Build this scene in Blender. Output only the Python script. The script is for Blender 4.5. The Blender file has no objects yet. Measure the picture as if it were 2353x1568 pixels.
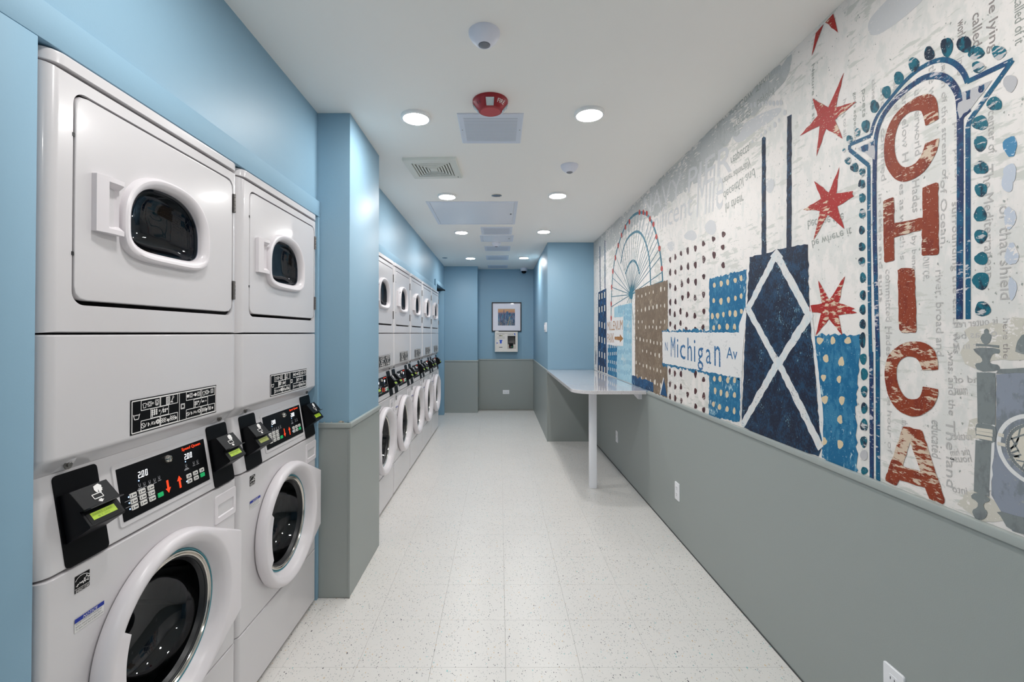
import bpy, bmesh, math, random
from mathutils import Vector
from mathutils.geometry import tessellate_polygon

random.seed(7)
SC = bpy.context.scene
COL = SC.collection
PI = math.pi

# ------------------------------------------------------------------ camera, world, exposure
EYE = 1.36                      # camera height
CEIL = 2.505                    # ceiling height
FPX, PX, PY, PITCH = 1045.8, 1148.0, 755.5, 0.01
cam_data = bpy.data.cameras.new('camera')
cam = bpy.data.objects.new('camera', cam_data)
COL.objects.link(cam)
cam_data.sensor_width = 36.0
cam_data.lens = FPX * 36.0 / 2353.0
cam_data.shift_x = (1176.5 - PX) / 2353.0
cam_data.shift_y = -(784.0 - PY) / 2353.0
cam_data.clip_start = 0.01
cam.location = (0, 0, EYE)
cam.rotation_euler = (PI / 2 + PITCH, 0, 0)
SC.camera = cam

world = bpy.data.worlds.new('world')
SC.world = world
world.use_nodes = True
world.node_tree.nodes['Background'].inputs[0].default_value = (0.9, 0.95, 1.0, 1)
world.node_tree.nodes['Background'].inputs[1].default_value = 0.0

SC.view_settings.view_transform = 'Standard'
SC.view_settings.look = 'None'
SC.view_settings.gamma = 1.0
SC.view_settings.use_curve_mapping = False
SC.view_settings.exposure = 1.17
SC.cycles.max_bounces = 10
SC.cycles.diffuse_bounces = 8
SC.cycles.glossy_bounces = 5
SC.cycles.transparent_max_bounces = 12
SC.cycles.caustics_reflective = False
SC.cycles.caustics_refractive = False
SC.cycles.sample_clamp_indirect = 6.0
try:
    SC.cycles.use_denoising = True
except Exception:
    pass

LAMP = 78.0                     # radiance of a ceiling lamp's lens
LAMP_COL = (1.0, 0.985, 0.965)
LAMP_R = 0.066
# the ceiling rows go on behind the camera: lamps of the same make and strength there
for yy in (1.03, -1.1):
    for xx in (-0.44, 0.475):
        ld = bpy.data.lights.new('downlight', 'AREA')
        ld.shape = 'DISK'
        ld.size = LAMP_R * 2
        ld.color = LAMP_COL
        ld.energy = LAMP * PI * PI * LAMP_R ** 2
        lo = bpy.data.objects.new('downlight', ld)
        lo.location = (xx, yy, CEIL - 0.018)
        COL.objects.link(lo)


def ray(x, y):
    a, c = (x - PX) / FPX, -(y - PY) / FPX
    return a, math.cos(PITCH) - math.sin(PITCH) * c, math.sin(PITCH) + math.cos(PITCH) * c


# ------------------------------------------------------------------ materials
def lin(c):
    out = []
    for v in c:
        v /= 255.0
        out.append(v / 12.92 if v <= 0.04045 else ((v + 0.055) / 1.055) ** 2.4)
    return (*out, 1.0)


MATS = {}


def mat(name, rgb, rough=0.5, metal=0.0, coat=0.0, spec=0.5, emit=0.0, bump=0.0, bump_scale=200.0, var=0.0, var_scale=3.0):
    m = bpy.data.materials.new(name)
    m.use_nodes = True
    nt = m.node_tree
    b = nt.nodes['Principled BSDF']
    col = lin(rgb)
    b.inputs['Base Color'].default_value = col
    b.inputs['Roughness'].default_value = rough
    b.inputs['Metallic'].default_value = metal
    b.inputs['Coat Weight'].default_value = coat
    b.inputs['Coat Roughness'].default_value = 0.08
    b.inputs['Specular IOR Level'].default_value = spec
    if emit:
        b.inputs['Emission Color'].default_value = col
        b.inputs['Emission Strength'].default_value = emit
    if bump or var:
        geo = nt.nodes.new('ShaderNodeNewGeometry')
    if var:
        n = nt.nodes.new('ShaderNodeTexNoise')
        n.inputs['Scale'].default_value = var_scale
        n.inputs['Detail'].default_value = 5
        nt.links.new(geo.outputs['Position'], n.inputs['Vector'])
        mr = nt.nodes.new('ShaderNodeMapRange')
        mr.inputs[3].default_value = 1 - var
        mr.inputs[4].default_value = 1 + var
        nt.links.new(n.outputs['Fac'], mr.inputs[0])
        hs = nt.nodes.new('ShaderNodeHueSaturation')
        hs.inputs['Color'].default_value = col
        nt.links.new(mr.outputs[0], hs.inputs['Value'])
        nt.links.new(hs.outputs[0], b.inputs['Base Color'])
    if bump:
        n2 = nt.nodes.new('ShaderNodeTexNoise')
        n2.inputs['Scale'].default_value = bump_scale
        n2.inputs['Detail'].default_value = 2
        nt.links.new(geo.outputs['Position'], n2.inputs['Vector'])
        bp = nt.nodes.new('ShaderNodeBump')
        bp.inputs['Strength'].default_value = bump
        bp.inputs['Distance'].default_value = 0.002
        nt.links.new(n2.outputs['Fac'], bp.inputs['Height'])
        nt.links.new(bp.outputs[0], b.inputs['Normal'])
    MATS[name] = m
    return m


BLUE = mat('blue_wall_paint', (137, 171, 192), 0.45, spec=0.35, bump=0.12, bump_scale=260)
BLUETRIM = mat('blue_trim_paint', (137, 171, 192), 0.6, spec=0.25, bump=0.05, bump_scale=200)
GREYP = mat('grey_wall_panel', (152, 158, 155), 0.42, spec=0.4, bump=0.10, bump_scale=320)
GREYT = mat('grey_panel_trim', (160, 166, 163), 0.4)
CEILM = mat('white_ceiling_paint', (244, 241, 236), 0.55, spec=0.3, bump=0.05, bump_scale=150)
ENAM = mat('white_enamel', (210, 207, 209), 0.24, coat=0.4)
PLAS = mat('white_plastic', (224, 219, 222), 0.3)
PLASG = mat('pale_grey_plastic', (214, 208, 212), 0.35)
BLACK = mat('black_panel', (4, 5, 8), 0.4, spec=0.15)
BLACKM = mat('black_moulded_plastic', (11, 12, 16), 0.45, spec=0.2)
BLACKL = mat('dark_grey_plastic', (46, 45, 47), 0.45)
LCD = mat('lit_green_display', (138, 164, 16), 0.4, emit=0.24)
LCDDIM = mat('dim_olive_display', (132, 138, 50), 0.4, emit=0.12)
LCDTXT = mat('display_characters', (112, 138, 14), 0.4)
WHITEP = mat('white_print', (235, 232, 230), 0.5)
GREYPR = mat('grey_print', (150, 150, 155), 0.5)
DARKPR = mat('dark_print', (60, 62, 70), 0.5)
REDP = mat('red_glow_print', (255, 70, 20), 0.5, emit=0.15)  # printed red with a faint glow added, not a lamp
GREENB = mat('green_button', (20, 190, 110), 0.5)
KEYW = mat('pale_button', (222, 219, 214), 0.5)
LEDW = mat('white_display_segments', (245, 248, 255), 0.4, emit=1.1)
LEDB = mat('blue_indicator', (150, 195, 255), 0.4, emit=1.2)
CHROME = mat('polished_steel', (205, 200, 192), 0.12, metal=1.0)
STEEL = mat('brushed_steel', (135, 132, 130), 0.32, metal=1.0)
DRUM = mat('drum_steel', (62, 64, 68), 0.32, metal=0.9)
DARKIN = mat('dark_drum_interior', (28, 36, 48), 0.35, spec=0.5)
RUBBER = mat('dark_rubber_gasket', (26, 27, 30), 0.35)
TEAL = mat('teal_seal', (40, 130, 145), 0.3)
NOTB = mat('blue_notice_print', (0, 40, 150), 0.5)
LEADER = mat('dark_toe_gap', (70, 70, 68), 0.7)
VENTM = mat('white_vent_enamel', (214, 220, 232), 0.4)
VENTD = mat('vent_shadow_grey', (120, 126, 138), 0.5)
FANM = mat('ivory_fan_plastic', (222, 222, 214), 0.4)
FAND = mat('fan_dark_interior', (60, 55, 50), 0.7)
SENS = mat('sensor_plastic', (222, 224, 236), 0.4)
SENSL = mat('sensor_lens', (120, 122, 130), 0.3)
FIRE = mat('red_alarm_plastic', (150, 22, 34), 0.35)
FIREG = mat('red_speaker_mesh', (185, 70, 75), 0.5)
PANELM = mat('satin_access_panel', (226, 230, 238), 0.25)
OUTL = mat('white_device_plastic', (235, 235, 238), 0.35)
KIOSK = mat('ivory_kiosk_metal', (228, 220, 212), 0.4)
KIOSKD = mat('kiosk_recess_grey', (100, 96, 94), 0.5)
FRAMEB = mat('black_picture_frame', (16, 15, 20), 0.3)
MATB = mat('white_mat_board', (250, 246, 253), 0.6)
DOORM = mat('blue_door_paint', (78, 136, 164), 0.4)
LEGM = mat('white_leg_enamel', (240, 241, 246), 0.3)
CHIP = mat('bare_plaster_chip', (222, 208, 190), 0.7)
LENS = mat('lamp_lens', (255, 250, 243), 0.5, emit=1.0)
_b = LENS.node_tree.nodes['Principled BSDF']
_b.inputs['Emission Color'].default_value = (*LAMP_COL, 1)
_b.inputs['Emission Strength'].default_value = LAMP
RIMM = mat('lamp_rim', (240, 240, 240), 0.35)


def thin_glass(name, tint, f0=0.06, k=1.2):
    m = bpy.data.materials.new(name)
    m.use_nodes = True
    nt = m.node_tree
    nt.nodes.clear()
    out = nt.nodes.new('ShaderNodeOutputMaterial')
    mix = nt.nodes.new('ShaderNodeMixShader')
    fr = nt.nodes.new('ShaderNodeLayerWeight')
    fr.inputs['Blend'].default_value = 0.5
    pw = nt.nodes.new('ShaderNodeMath')
    pw.operation = 'POWER'
    pw.inputs[1].default_value = 4.5
    mul = nt.nodes.new('ShaderNodeMath')
    mul.operation = 'MULTIPLY_ADD'
    mul.inputs[1].default_value = k
    mul.inputs[2].default_value = f0
    tr = nt.nodes.new('ShaderNodeBsdfTransparent')
    tr.inputs[0].default_value = (*tint, 1)
    gl = nt.nodes.new('ShaderNodeBsdfGlossy')
    gl.inputs['Roughness'].default_value = 0.03
    gl.inputs[0].default_value = (0.95, 0.97, 1, 1)
    nt.links.new(fr.outputs['Facing'], pw.inputs[0])
    nt.links.new(pw.outputs[0], mul.inputs[0])
    nt.links.new(mul.outputs[0], mix.inputs[0])
    nt.links.new(tr.outputs[0], mix.inputs[1])
    nt.links.new(gl.outputs[0], mix.inputs[2])
    nt.links.new(mix.outputs[0], out.inputs[0])
    return m


GLASS = thin_glass('washer_door_glass', (0.34, 0.38, 0.41), 0.05, 0.8)
GLASSD = thin_glass('dryer_window_glass', (0.36, 0.42, 0.50), 0.035, 0.6)
GLASSP = thin_glass('picture_glass', (0.97, 0.97, 0.98), 0.05, 0.9)


def speckle(name, base, specks, rough, scale, bump=False):
    """white composition with irregular chips; specks = [(rgb, scale, keep, size)]"""
    m = bpy.data.materials.new(name)
    m.use_nodes = True
    nt = m.node_tree
    b = nt.nodes['Principled BSDF']
    b.inputs['Roughness'].default_value = rough
    b.inputs['Coat Weight'].default_value = 0.6 if rough < 0.2 else 0.0
    b.inputs['Coat Roughness'].default_value = 0.04
    geo = nt.nodes.new('ShaderNodeNewGeometry')
    nz = nt.nodes.new('ShaderNodeTexNoise')
    nz.inputs['Scale'].default_value = 2.5
    nz.inputs['Detail'].default_value = 4
    nt.links.new(geo.outputs['Position'], nz.inputs['Vector'])
    mx0 = nt.nodes.new('ShaderNodeMix')
    mx0.data_type = 'RGBA'
    mx0.inputs[6].default_value = lin(base)
    mx0.inputs[7].default_value = lin([c - 9 for c in base])
    nt.links.new(nz.outputs['Fac'], mx0.inputs[0])
    cur = mx0.outputs[2]
    wob = nt.nodes.new('ShaderNodeTexNoise')
    wob.inputs['Scale'].default_value = 60
    nt.links.new(geo.outputs['Position'], wob.inputs['Vector'])
    for i, (rgb, sc, keep, size, rot) in enumerate(specks):
        mp = nt.nodes.new('ShaderNodeMapping')
        mp.inputs['Rotation'].default_value = (0, 0, rot)
        mp.inputs['Location'].default_value = (3.1 * i, 1.7 * i, 0)
        mp.inputs['Scale'].default_value = (sc * 1.9, sc * 0.95, sc)
        va = nt.nodes.new('ShaderNodeVectorMath')
        va.operation = 'MULTIPLY_ADD'
        va.inputs[1].default_value = (0.012, 0.012, 0.0)
        nt.links.new(wob.outputs['Color'], va.inputs[0])
        nt.links.new(geo.outputs['Position'], va.inputs[2])
        nt.links.new(va.outputs[0], mp.inputs[0])
        vo = nt.nodes.new('ShaderNodeTexVoronoi')
        vo.inputs['Scale'].default_value = 1.0
        nt.links.new(mp.outputs[0], vo.inputs['Vector'])
        sep = nt.nodes.new('ShaderNodeSeparateColor')
        nt.links.new(vo.outputs['Color'], sep.inputs[0])
        k = nt.nodes.new('ShaderNodeMath')
        k.operation = 'LESS_THAN'
        k.inputs[1].default_value = keep
        nt.links.new(sep.outputs[0], k.inputs[0])
        s2 = nt.nodes.new('ShaderNodeMath')
        s2.operation = 'MULTIPLY'
        s2.inputs[1].default_value = size
        nt.links.new(sep.outputs[1], s2.inputs[0])
        d = nt.nodes.new('ShaderNodeMath')
        d.operation = 'LESS_THAN'
        nt.links.new(vo.outputs['Distance'], d.inputs[0])
        nt.links.new(s2.outputs[0], d.inputs[1])
        kk = nt.nodes.new('ShaderNodeMath')
        kk.operation = 'MULTIPLY'
        nt.links.new(k.outputs[0], kk.inputs[0])
        nt.links.new(d.outputs[0], kk.inputs[1])
        mx = nt.nodes.new('ShaderNodeMix')
        mx.data_type = 'RGBA'
        mx.inputs[7].default_value = lin(rgb)
        nt.links.new(kk.outputs[0], mx.inputs[0])
        nt.links.new(cur, mx.inputs[6])
        cur = mx.outputs[2]
    nt.links.new(cur, b.inputs['Base Color'])
    return m


FLOORM = speckle('speckled_floor_tile', (228, 225, 221), [
    ((112, 112, 115), 84, 0.34, 0.30, 0.5), ((168, 170, 170), 110, 0.40, 0.34, -0.4), ((200, 200, 196), 60, 0.45, 0.36, 0.9),
    ((214, 190, 156), 60, 0.16, 0.30, 0.2), ((140, 194, 192), 54, 0.09, 0.28, 0.7), ((78, 76, 84), 44, 0.13, 0.21, 0.55)], 0.30, 1)
QUARTZ = speckle('speckled_quartz', (228, 224, 226), [
    ((150, 140, 132), 210, 0.4, 0.4, 0.3), ((190, 176, 160), 160, 0.4, 0.4, 1.1), ((240, 238, 238), 120, 0.4, 0.4, 0.1)], 0.09, 1)


# ------------------------------------------------------------------ mesh building
def tag(o, label=None, cat=None, group=None, kind=None):
    for k, v in (('label', label), ('category', cat), ('group', group), ('kind', kind)):
        if v:
            o[k] = v
    return o


def empty(name, loc, label, cat, group=None):
    o = bpy.data.objects.new(name, None)
    o.empty_display_size = 0.05
    o.location = loc
    COL.objects.link(o)
    return tag(o, label, cat, group)


class MB:
    def __init__(self, lift=None):
        self.v, self.f = [], []
        self.lift, self.k = lift, 0           # prints that overlap are stacked a hair apart

    def quadloop(self, loops, cap0=False, cap1=False):
        n = len(loops[0])
        base = len(self.v)
        for lp in loops:
            self.v += [tuple(p) for p in lp]
        for k in range(len(loops) - 1):
            a, b = base + k * n, base + (k + 1) * n
            for i in range(n):
                j = (i + 1) % n
                self.f.append((a + i, a + j, b + j, b + i))
        if cap0:
            self.f.append(tuple(base + i for i in range(n))[::-1])
        if cap1:
            a = base + (len(loops) - 1) * n
            self.f.append(tuple(a + i for i in range(n)))
        return self

    def box(self, x0, x1, y0, y1, z0, z1):
        b = len(self.v)
        self.v += [(x0, y0, z0), (x1, y0, z0), (x1, y1, z0), (x0, y1, z0), (x0, y0, z1), (x1, y0, z1), (x1, y1, z1), (x0, y1, z1)]
        for q in ((3, 2, 1, 0), (4, 5, 6, 7), (0, 1, 5, 4), (1, 2, 6, 5), (2, 3, 7, 6), (3, 0, 4, 7)):
            self.f.append(tuple(b + i for i in q))
        return self

    def poly(self, pts):
        b = len(self.v)
        self.v += [tuple(p) for p in pts]
        self.f.append(tuple(range(b, b + len(pts))))
        return self

    def flat(self, fn, outer, holes=()):
        """2D outline (with holes) triangulated and placed by fn(u, v)"""
        loops = [[Vector((p[0], p[1], 0)) for p in outer]] + [[Vector((p[0], p[1], 0)) for p in h] for h in holes]
        b = len(self.v)
        allp = [p for lp in loops for p in lp]
        new = [tuple(fn(p.x, p.y)) for p in allp]
        if self.lift:
            self.k += 1
            new = [tuple(q[i] + self.lift[i] * (self.k % 12) * 8e-6 for i in range(3)) for q in new]
        self.v += new
        for t in tessellate_polygon(loops):
            self.f.append(tuple(b + i for i in t))
        return self

    def disc(self, c, r, axis='z', n=24, flip=False):
        pts = []
        for i in range(n):
            a = 2 * PI * i / n
            u, w = r * math.cos(a), r * math.sin(a)
            pts.append({'z': (c[0] + u, c[1] + w, c[2]), 'x': (c[0], c[1] + u, c[2] + w), 'y': (c[0] + u, c[1], c[2] + w)}[axis])
        return self.poly(pts[::-1] if flip else pts)

    def lathe(self, c, prof, axis='z', n=32, cap0=True, cap1=True):
        """prof: [(radius, offset along axis)]"""
        loops = []
        for r, h in prof:
            lp = []
            for i in range(n):
                a = 2 * PI * i / n
                u, w = r * math.cos(a), r * math.sin(a)
                lp.append({'z': (c[0] + u, c[1] + w, c[2] + h), 'x': (c[0] + h, c[1] + u, c[2] + w), 'y': (c[0] + u, c[1] + h, c[2] + w)}[axis])
            loops.append(lp)
        return self.quadloop(loops, cap0, cap1)

    def tube(self, pts, r, n=8):
        loops = []
        for i, p in enumerate(pts):
            p = Vector(p)
            d = (Vector(pts[min(i + 1, len(pts) - 1)]) - Vector(pts[max(i - 1, 0)])).normalized()
            a = d.cross(Vector((0, 0, 1)) if abs(d.z) < 0.9 else Vector((1, 0, 0))).normalized()
            b = d.cross(a)
            loops.append([p + r * (math.cos(2 * PI * k / n) * a + math.sin(2 * PI * k / n) * b) for k in range(n)])
        return self.quadloop(loops, True, True)

    def build(self, name, m, parent=None, bevel=0.0, seg=2, smooth=35, label=None, kind=None, fix=True):
        me = bpy.data.meshes.new(name)
        me.from_pydata(self.v, [], self.f)
        if fix or bevel:
            bm = bmesh.new()
            bm.from_mesh(me)
            if bevel:
                bmesh.ops.remove_doubles(bm, verts=bm.verts, dist=1e-6)
            if fix:
                bmesh.ops.recalc_face_normals(bm, faces=bm.faces)
            if bevel:
                ed = [e for e in bm.edges if len(e.link_faces) == 2 and e.calc_face_angle(0) > 0.5]
                bmesh.ops.bevel(bm, geom=ed, offset=bevel, offset_type='OFFSET', segments=seg, profile=0.5, affect='EDGES', clamp_overlap=True)
            bm.to_mesh(me)
            bm.free()
        if smooth:
            me.polygons.foreach_set('use_smooth', [True] * len(me.polygons))
            me.set_sharp_from_angle(angle=math.radians(smooth))
        me.materials.append(m)
        o = bpy.data.objects.new(name, me)
        COL.objects.link(o)
        if smooth and len(self.f) > 6:
            wn = o.modifiers.new('weighted_normal', 'WEIGHTED_NORMAL')
            wn.keep_sharp = True
            wn.weight = 60
        if parent:
            o.parent = parent
        if label:
            o['label'] = label
        if kind:
            o['kind'] = kind
        return o


def box(name, m, x0, x1, y0, y1, z0, z1, parent=None, bevel=0.0, **k):
    return MB().box(x0, x1, y0, y1, z0, z1).build(name, m, parent, bevel, **k)


def structure(name, m, x0, x1, y0, y1, z0, z1, parent=None, bevel=0.0):
    o = box(name, m, x0, x1, y0, y1, z0, z1, parent, bevel)
    o['kind'] = 'structure'
    return o


def copy_tree(o, parent=None):
    c = o.copy()
    COL.objects.link(c)
    if parent:
        c.parent = parent
    for ch in list(o.children):
        copy_tree(ch, c)
    return c


def rrect(w, h, r, n=6, cx=0.0, cy=0.0):
    pts = []
    for qx, qy, a0 in ((1, 1, 0), (-1, 1, PI / 2), (-1, -1, PI), (1, -1, 1.5 * PI)):
        for i in range(n + 1):
            a = a0 + PI / 2 * i / n
            pts.append((cx + qx * (w / 2 - r) + r * math.cos(a), cy + qy * (h / 2 - r) + r * math.sin(a)))
    return pts


_txt = {}


def glyphs(s, shear=0.0):
    """text outline as 2D vertices and faces normalised to its own bounding box"""
    key = (s, shear)
    if key not in _txt:
        cu = bpy.data.curves.new('text_outline', 'FONT')
        cu.body = s
        cu.resolution_u = 2
        cu.shear = shear
        ob = bpy.data.objects.new('text_outline', cu)
        COL.objects.link(ob)
        dg = bpy.context.evaluated_depsgraph_get()
        me = bpy.data.meshes.new_from_object(ob.evaluated_get(dg))
        vs = [(v.co.x, v.co.y) for v in me.vertices]
        fs = [tuple(p.vertices) for p in me.polygons]
        bpy.data.objects.remove(ob)
        bpy.data.curves.remove(cu)
        bpy.data.meshes.remove(me)
        x0, x1 = min(v[0] for v in vs), max(v[0] for v in vs)
        y0, y1 = min(v[1] for v in vs), max(v[1] for v in vs)
        _txt[key] = ([((v[0] - x0) / (x1 - x0), (v[1] - y0) / max(y1 - y0, 1e-6)) for v in vs], fs, (x1 - x0) / max(y1 - y0, 1e-6))
    return _txt[key]


def put_text(mb, s, fn, shear=0.0):
    """fn maps (0..1 along the line, 0..1 up) to a point"""
    vs, fs, _ = glyphs(s, shear)
    b = len(mb.v)
    mb.v += [tuple(fn(u, v)) for u, v in vs]
    mb.f += [tuple(b + i for i in f) for f in fs]
    return mb


SEG = {'0': 'abcdef', '1': 'bc', '2': 'abged', '3': 'abgcd', '8': 'abcdefg'}


def seven(mb, text, fn):
    """seven-segment digits; fn maps (0..1, 0..1)"""
    n = len([c for c in text if c != '.'])
    w = 1.0 / n
    x = 0
    for ch in text:
        if ch == '.':
            q = [(x - 0.26 * w, 0), (x - 0.05 * w, 0), (x - 0.05 * w, 0.14), (x - 0.26 * w, 0.14)]
            mb.flat(fn, q)
            continue
        a, b, t, v = x + 0.04 * w, x + 0.66 * w, 0.14 * w, 0.085
        boxes = {'a': (a, b, 1 - v, 1), 'g': (a, b, 0.5 - v / 2, 0.5 + v / 2), 'd': (a, b, 0, v), 'f': (a, a + t, 0.5, 1), 'e': (a, a + t, 0, 0.5), 'b': (b - t, b, 0.5, 1), 'c': (b - t, b, 0, 0.5)}
        for s in SEG[ch]:
            x0, x1, y0, y1 = boxes[s]
            sk = 0.12 * w
            mb.flat(fn, [(x0 + sk * y0, y0), (x1 + sk * y0, y0), (x1 + sk * y1, y1), (x0 + sk * y1, y1)])
        x += w
    return mb


def bar2(mb, fn, p, q, w):
    """a stroke from p to q of width w in 2D"""
    dx, dy = q[0] - p[0], q[1] - p[1]
    L = math.hypot(dx, dy) or 1
    nx, ny = -dy / L * w / 2, dx / L * w / 2
    return mb.flat(fn, [(p[0] + nx, p[1] + ny), (p[0] - nx, p[1] - ny), (q[0] - nx, q[1] - ny), (q[0] + nx, q[1] + ny)])


def path2(mb, fn, pts, w, closed=False):
    pts = list(pts)
    for i in range(len(pts) - (0 if closed else 1)):
        bar2(mb, fn, pts[i], pts[(i + 1) % len(pts)], w)
    return mb


# ------------------------------------------------------------------ the room
XL, XR = -0.947, 1.187           # wall faces
XC = -0.93                       # casing face / front machines
REAR = -3.6
floor = structure('floor', mat('floor_screed', (170, 168, 162), 0.8), -2.0, 1.6, REAR, 8.6, -0.2, -0.004)
tile_me = None
ys = [2.17 - 0.305 * k for k in range(9)][::-1] + [2.17 + 0.305 * k for k in range(1, 20)]
xs = [0.025 + 0.3035 * k for k in range(-4, 5)]
for iy in range(len(ys) - 1):
    for ix in range(len(xs) - 1):
        if ys[iy] > 5.73 and xs[ix] > 0.62:
            continue
        if tile_me is None:
            t = MB().box(0, 0.3029, 0, 0.3044, -0.004, 0.0).build('floor_tile', FLOORM, floor, bevel=0.0004, seg=1, smooth=0)
            tile_me = t.data
        else:
            t = bpy.data.objects.new('floor_tile', tile_me)
            COL.objects.link(t)
            t.parent = floor
        t.location = (xs[ix], ys[iy], 0)
tag(MB().box(-2, 1.4, REAR, ys[0] - 0.0006, -0.004, 0).box(-2, xs[0] - 0.0006, ys[0], 8.3, -0.004, 0).build('floor_covering', FLOORM, floor), kind='stuff')

structure('ceiling', CEILM, -2.0, 1.6, REAR, 8.6, CEIL, CEIL + 0.2)
structure('wall_right', BLUE, XR, XR + 0.2, REAR, 5.73, 0, CEIL)
structure('wall_rear', BLUE, -2.0, 1.6, REAR - 0.2, REAR, 0, CEIL)
# left wall: jamb before the front alcove, header, pillar, far run
structure('wall_left', BLUE, -1.9, XL, REAR, 0.9, 0, CEIL)
structure('wall_left_header', BLUE, -1.9, XL, 0.9, 2.355, 1.975, CEIL)
structure('wall_alcove_back', BLUE, -1.9, -1.72, 0.9, 8.0, 0, 1.975)
structure('wall_pillar', BLUE, -1.9, -0.777, 2.355, 2.925, 0, CEIL, bevel=0.002)
structure('wall_left_far', BLUE, -1.9, XL, 2.925, 7.78, 2.12, CEIL)
structure('wall_left_far_header', BLUE, -1.9, XL, 2.925, 6.66, 1.985, 2.12)
structure('wall_left_end', BLUE, -1.9, XL, 6.615, 6.66, 0, 1.985)
structure('wall_left_corner', BLUE, -1.9, XL, 7.62, 7.78, 0, 2.12)
structure('wall_end', BLUE, -0.6, 0.9, 8.14, 8.34, 0, CEIL)
structure('wall_end_left', BLUE, -1.9, -0.379, 7.78, 8.34, 0, CEIL, bevel=0.002)
structure('wall_end_right', BLUE, 0.605, 1.5, 5.73, 8.34, 0, CEIL, bevel=0.002)
# casing round the front alcove
structure('trim_1', BLUETRIM, XL - 0.02, XC, 0.84, 2.352, 1.96, 2.04, bevel=0.002)
structure('trim_2', BLUETRIM, XL - 0.02, XC, 0.84, 0.912, 0.0, 1.9595, bevel=0.002)
structure('trim_3', BLUETRIM, XL - 0.6, XC, 2.328, 2.352, 0.0, 1.9595, bevel=0.002)
# casing over the far machines
structure('trim_4', BLUETRIM, XL - 0.02, XC, 2.93, 6.6, 1.968, 2.05, bevel=0.002)
# far door with its frame on the left wall
door = structure('door_1', DOORM, -1.09, -1.05, 6.72, 7.56, 0.01, 2.09, bevel=0.002)
box('door_frame', BLUETRIM, -1.1, -0.925, 6.6, 6.70, 0, 2.15, door, 0.003)
box('door_frame', BLUETRIM, -1.1, -0.925, 7.56, 7.66, 0, 2.15, door, 0.003)
box('door_frame', BLUETRIM, -1.1, -0.925, 6.70, 7.56, 2.09, 2.15, door, 0.003)
mb = MB().box(-1.05, -0.985, 6.86, 7.1, 1.99, 2.05)
mb.tube([(-1.0, 7.0, 2.055), (-0.93, 7.25, 2.06), (-0.90, 7.42, 2.06)], 0.014).tube([(-0.90, 7.42, 2.06), (-1.04, 7.5, 2.07)], 0.012)
mb.build('door_closer', BLACKM, door, label='dark door closer arm')
box('hinge', BLACKM, -1.05, -0.935, 6.70, 6.722, 1.80, 1.93, door)
box('notice_sheet', mat('bright_blue_tape', (20, 110, 210), 0.5), -1.052, -1.049, 6.95, 7.2, 1.14, 1.40, door, label='bright blue notice on the door')

# grey panelling up to the rail
RZ = 0.885
pan = [('wainscot_right', XR - 0.006, XR + 0.01, REAR, 5.73, 0, RZ), ('wainscot_pillar_front', -0.945, -0.772, 2.349, 2.36, 0.003, RZ),
       ('wainscot_pillar_side', -0.79, -0.771, 2.3505, 2.926, 0.003, RZ), ('wainscot_end', -0.3735, 0.5985, 8.134, 8.15, 0, RZ),
       ('wainscot_end_left', -0.94, -0.373, 7.774, 7.79, 0, RZ), ('wainscot_end_left_return', -0.39, -0.3735, 7.7755, 8.14, 0, RZ),
       ('wainscot_end_right', 0.5985, 0.61, 5.7255, 8.14, 0, RZ), ('wainscot_recess', 0.599, XR, 5.724, 5.74, 0, RZ)]
for n, *b in pan:
    structure(n, GREYP, *b)
rails = [(XR - 0.016, XR + 0.01, REAR, 3.62), None]


def rail(n, x0, x1, y0, y1, m=GREYT):
    mb = MB().box(x0, x1, y0, y1, RZ - 0.012, RZ + 0.013)
    o = mb.build('trim_%d' % n, m, None, bevel=0.004)
    o['kind'] = 'structure'


rail(5, XR - 0.014, XR + 0.01, REAR, 3.625)
rail(6, -0.945, -0.762, 2.339, 2.36)
rail(7, -0.79, -0.7615, 2.3405, 2.932)
rail(8, -0.3655, 0.591, 8.126, 8.15)
rail(9, -0.94, -0.365, 7.766, 7.79)
rail(10, -0.39, -0.3655, 7.7675, 8.13)
rail(11, 0.591, 0.61, 5.716, 8.14)
structure('trim_12', GREYT, -0.945, -0.936, 2.345, 2.36, 0.003, RZ - 0.012)
structure('trim_13', GREYP, -0.778, -0.768, 2.345, 2.352, 0.003, RZ - 0.012)
structure('trim_14', GREYP, 0.595, 0.603, 5.720, 5.73, 0, RZ)
structure('baseboard_right', mat('dark_floor_joint', (70, 72, 72), 0.8), XR - 0.009, XR, REAR, 5.73, 0, 0.006)
chips = MB()
for cx, s in ((-0.905, .004), (-0.868, .004), (-0.829, .005), (-0.818, .010), (-0.808, .006)):
    z0 = RZ + 0.0135
    pts = [(cx + s * random.uniform(.6, 1.3) * math.cos(a), z0 + abs(s * random.uniform(.6, 1.2) * math.sin(a))) for a in [PI * i / 7 for i in range(8)]]
    chips.flat(lambda u, v: (u, 2.3545, v), pts)
tag(chips.build('trim_15', CHIP), kind='structure')


# ------------------------------------------------------------------ stacked washer / dryer
W, HW = 0.692, 0.346


def ray_poly(poly, a):
    """distance from origin to a convex/star polygon along angle a"""
    d = (math.cos(a), math.sin(a))
    best = 0
    for i in range(len(poly)):
        p, q = poly[i], poly[(i + 1) % len(poly)]
        ex, ey = q[0] - p[0], q[1] - p[1]
        den = d[0] * ey - d[1] * ex
        if abs(den) < 1e-12:
            continue
        t = (p[0] * ey - p[1] * ex) / den
        s = (p[0] * d[1] - p[1] * d[0]) / den
        if t > 0 and -1e-9 <= s <= 1 + 1e-9:
            best = max(best, t)
    return best


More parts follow.
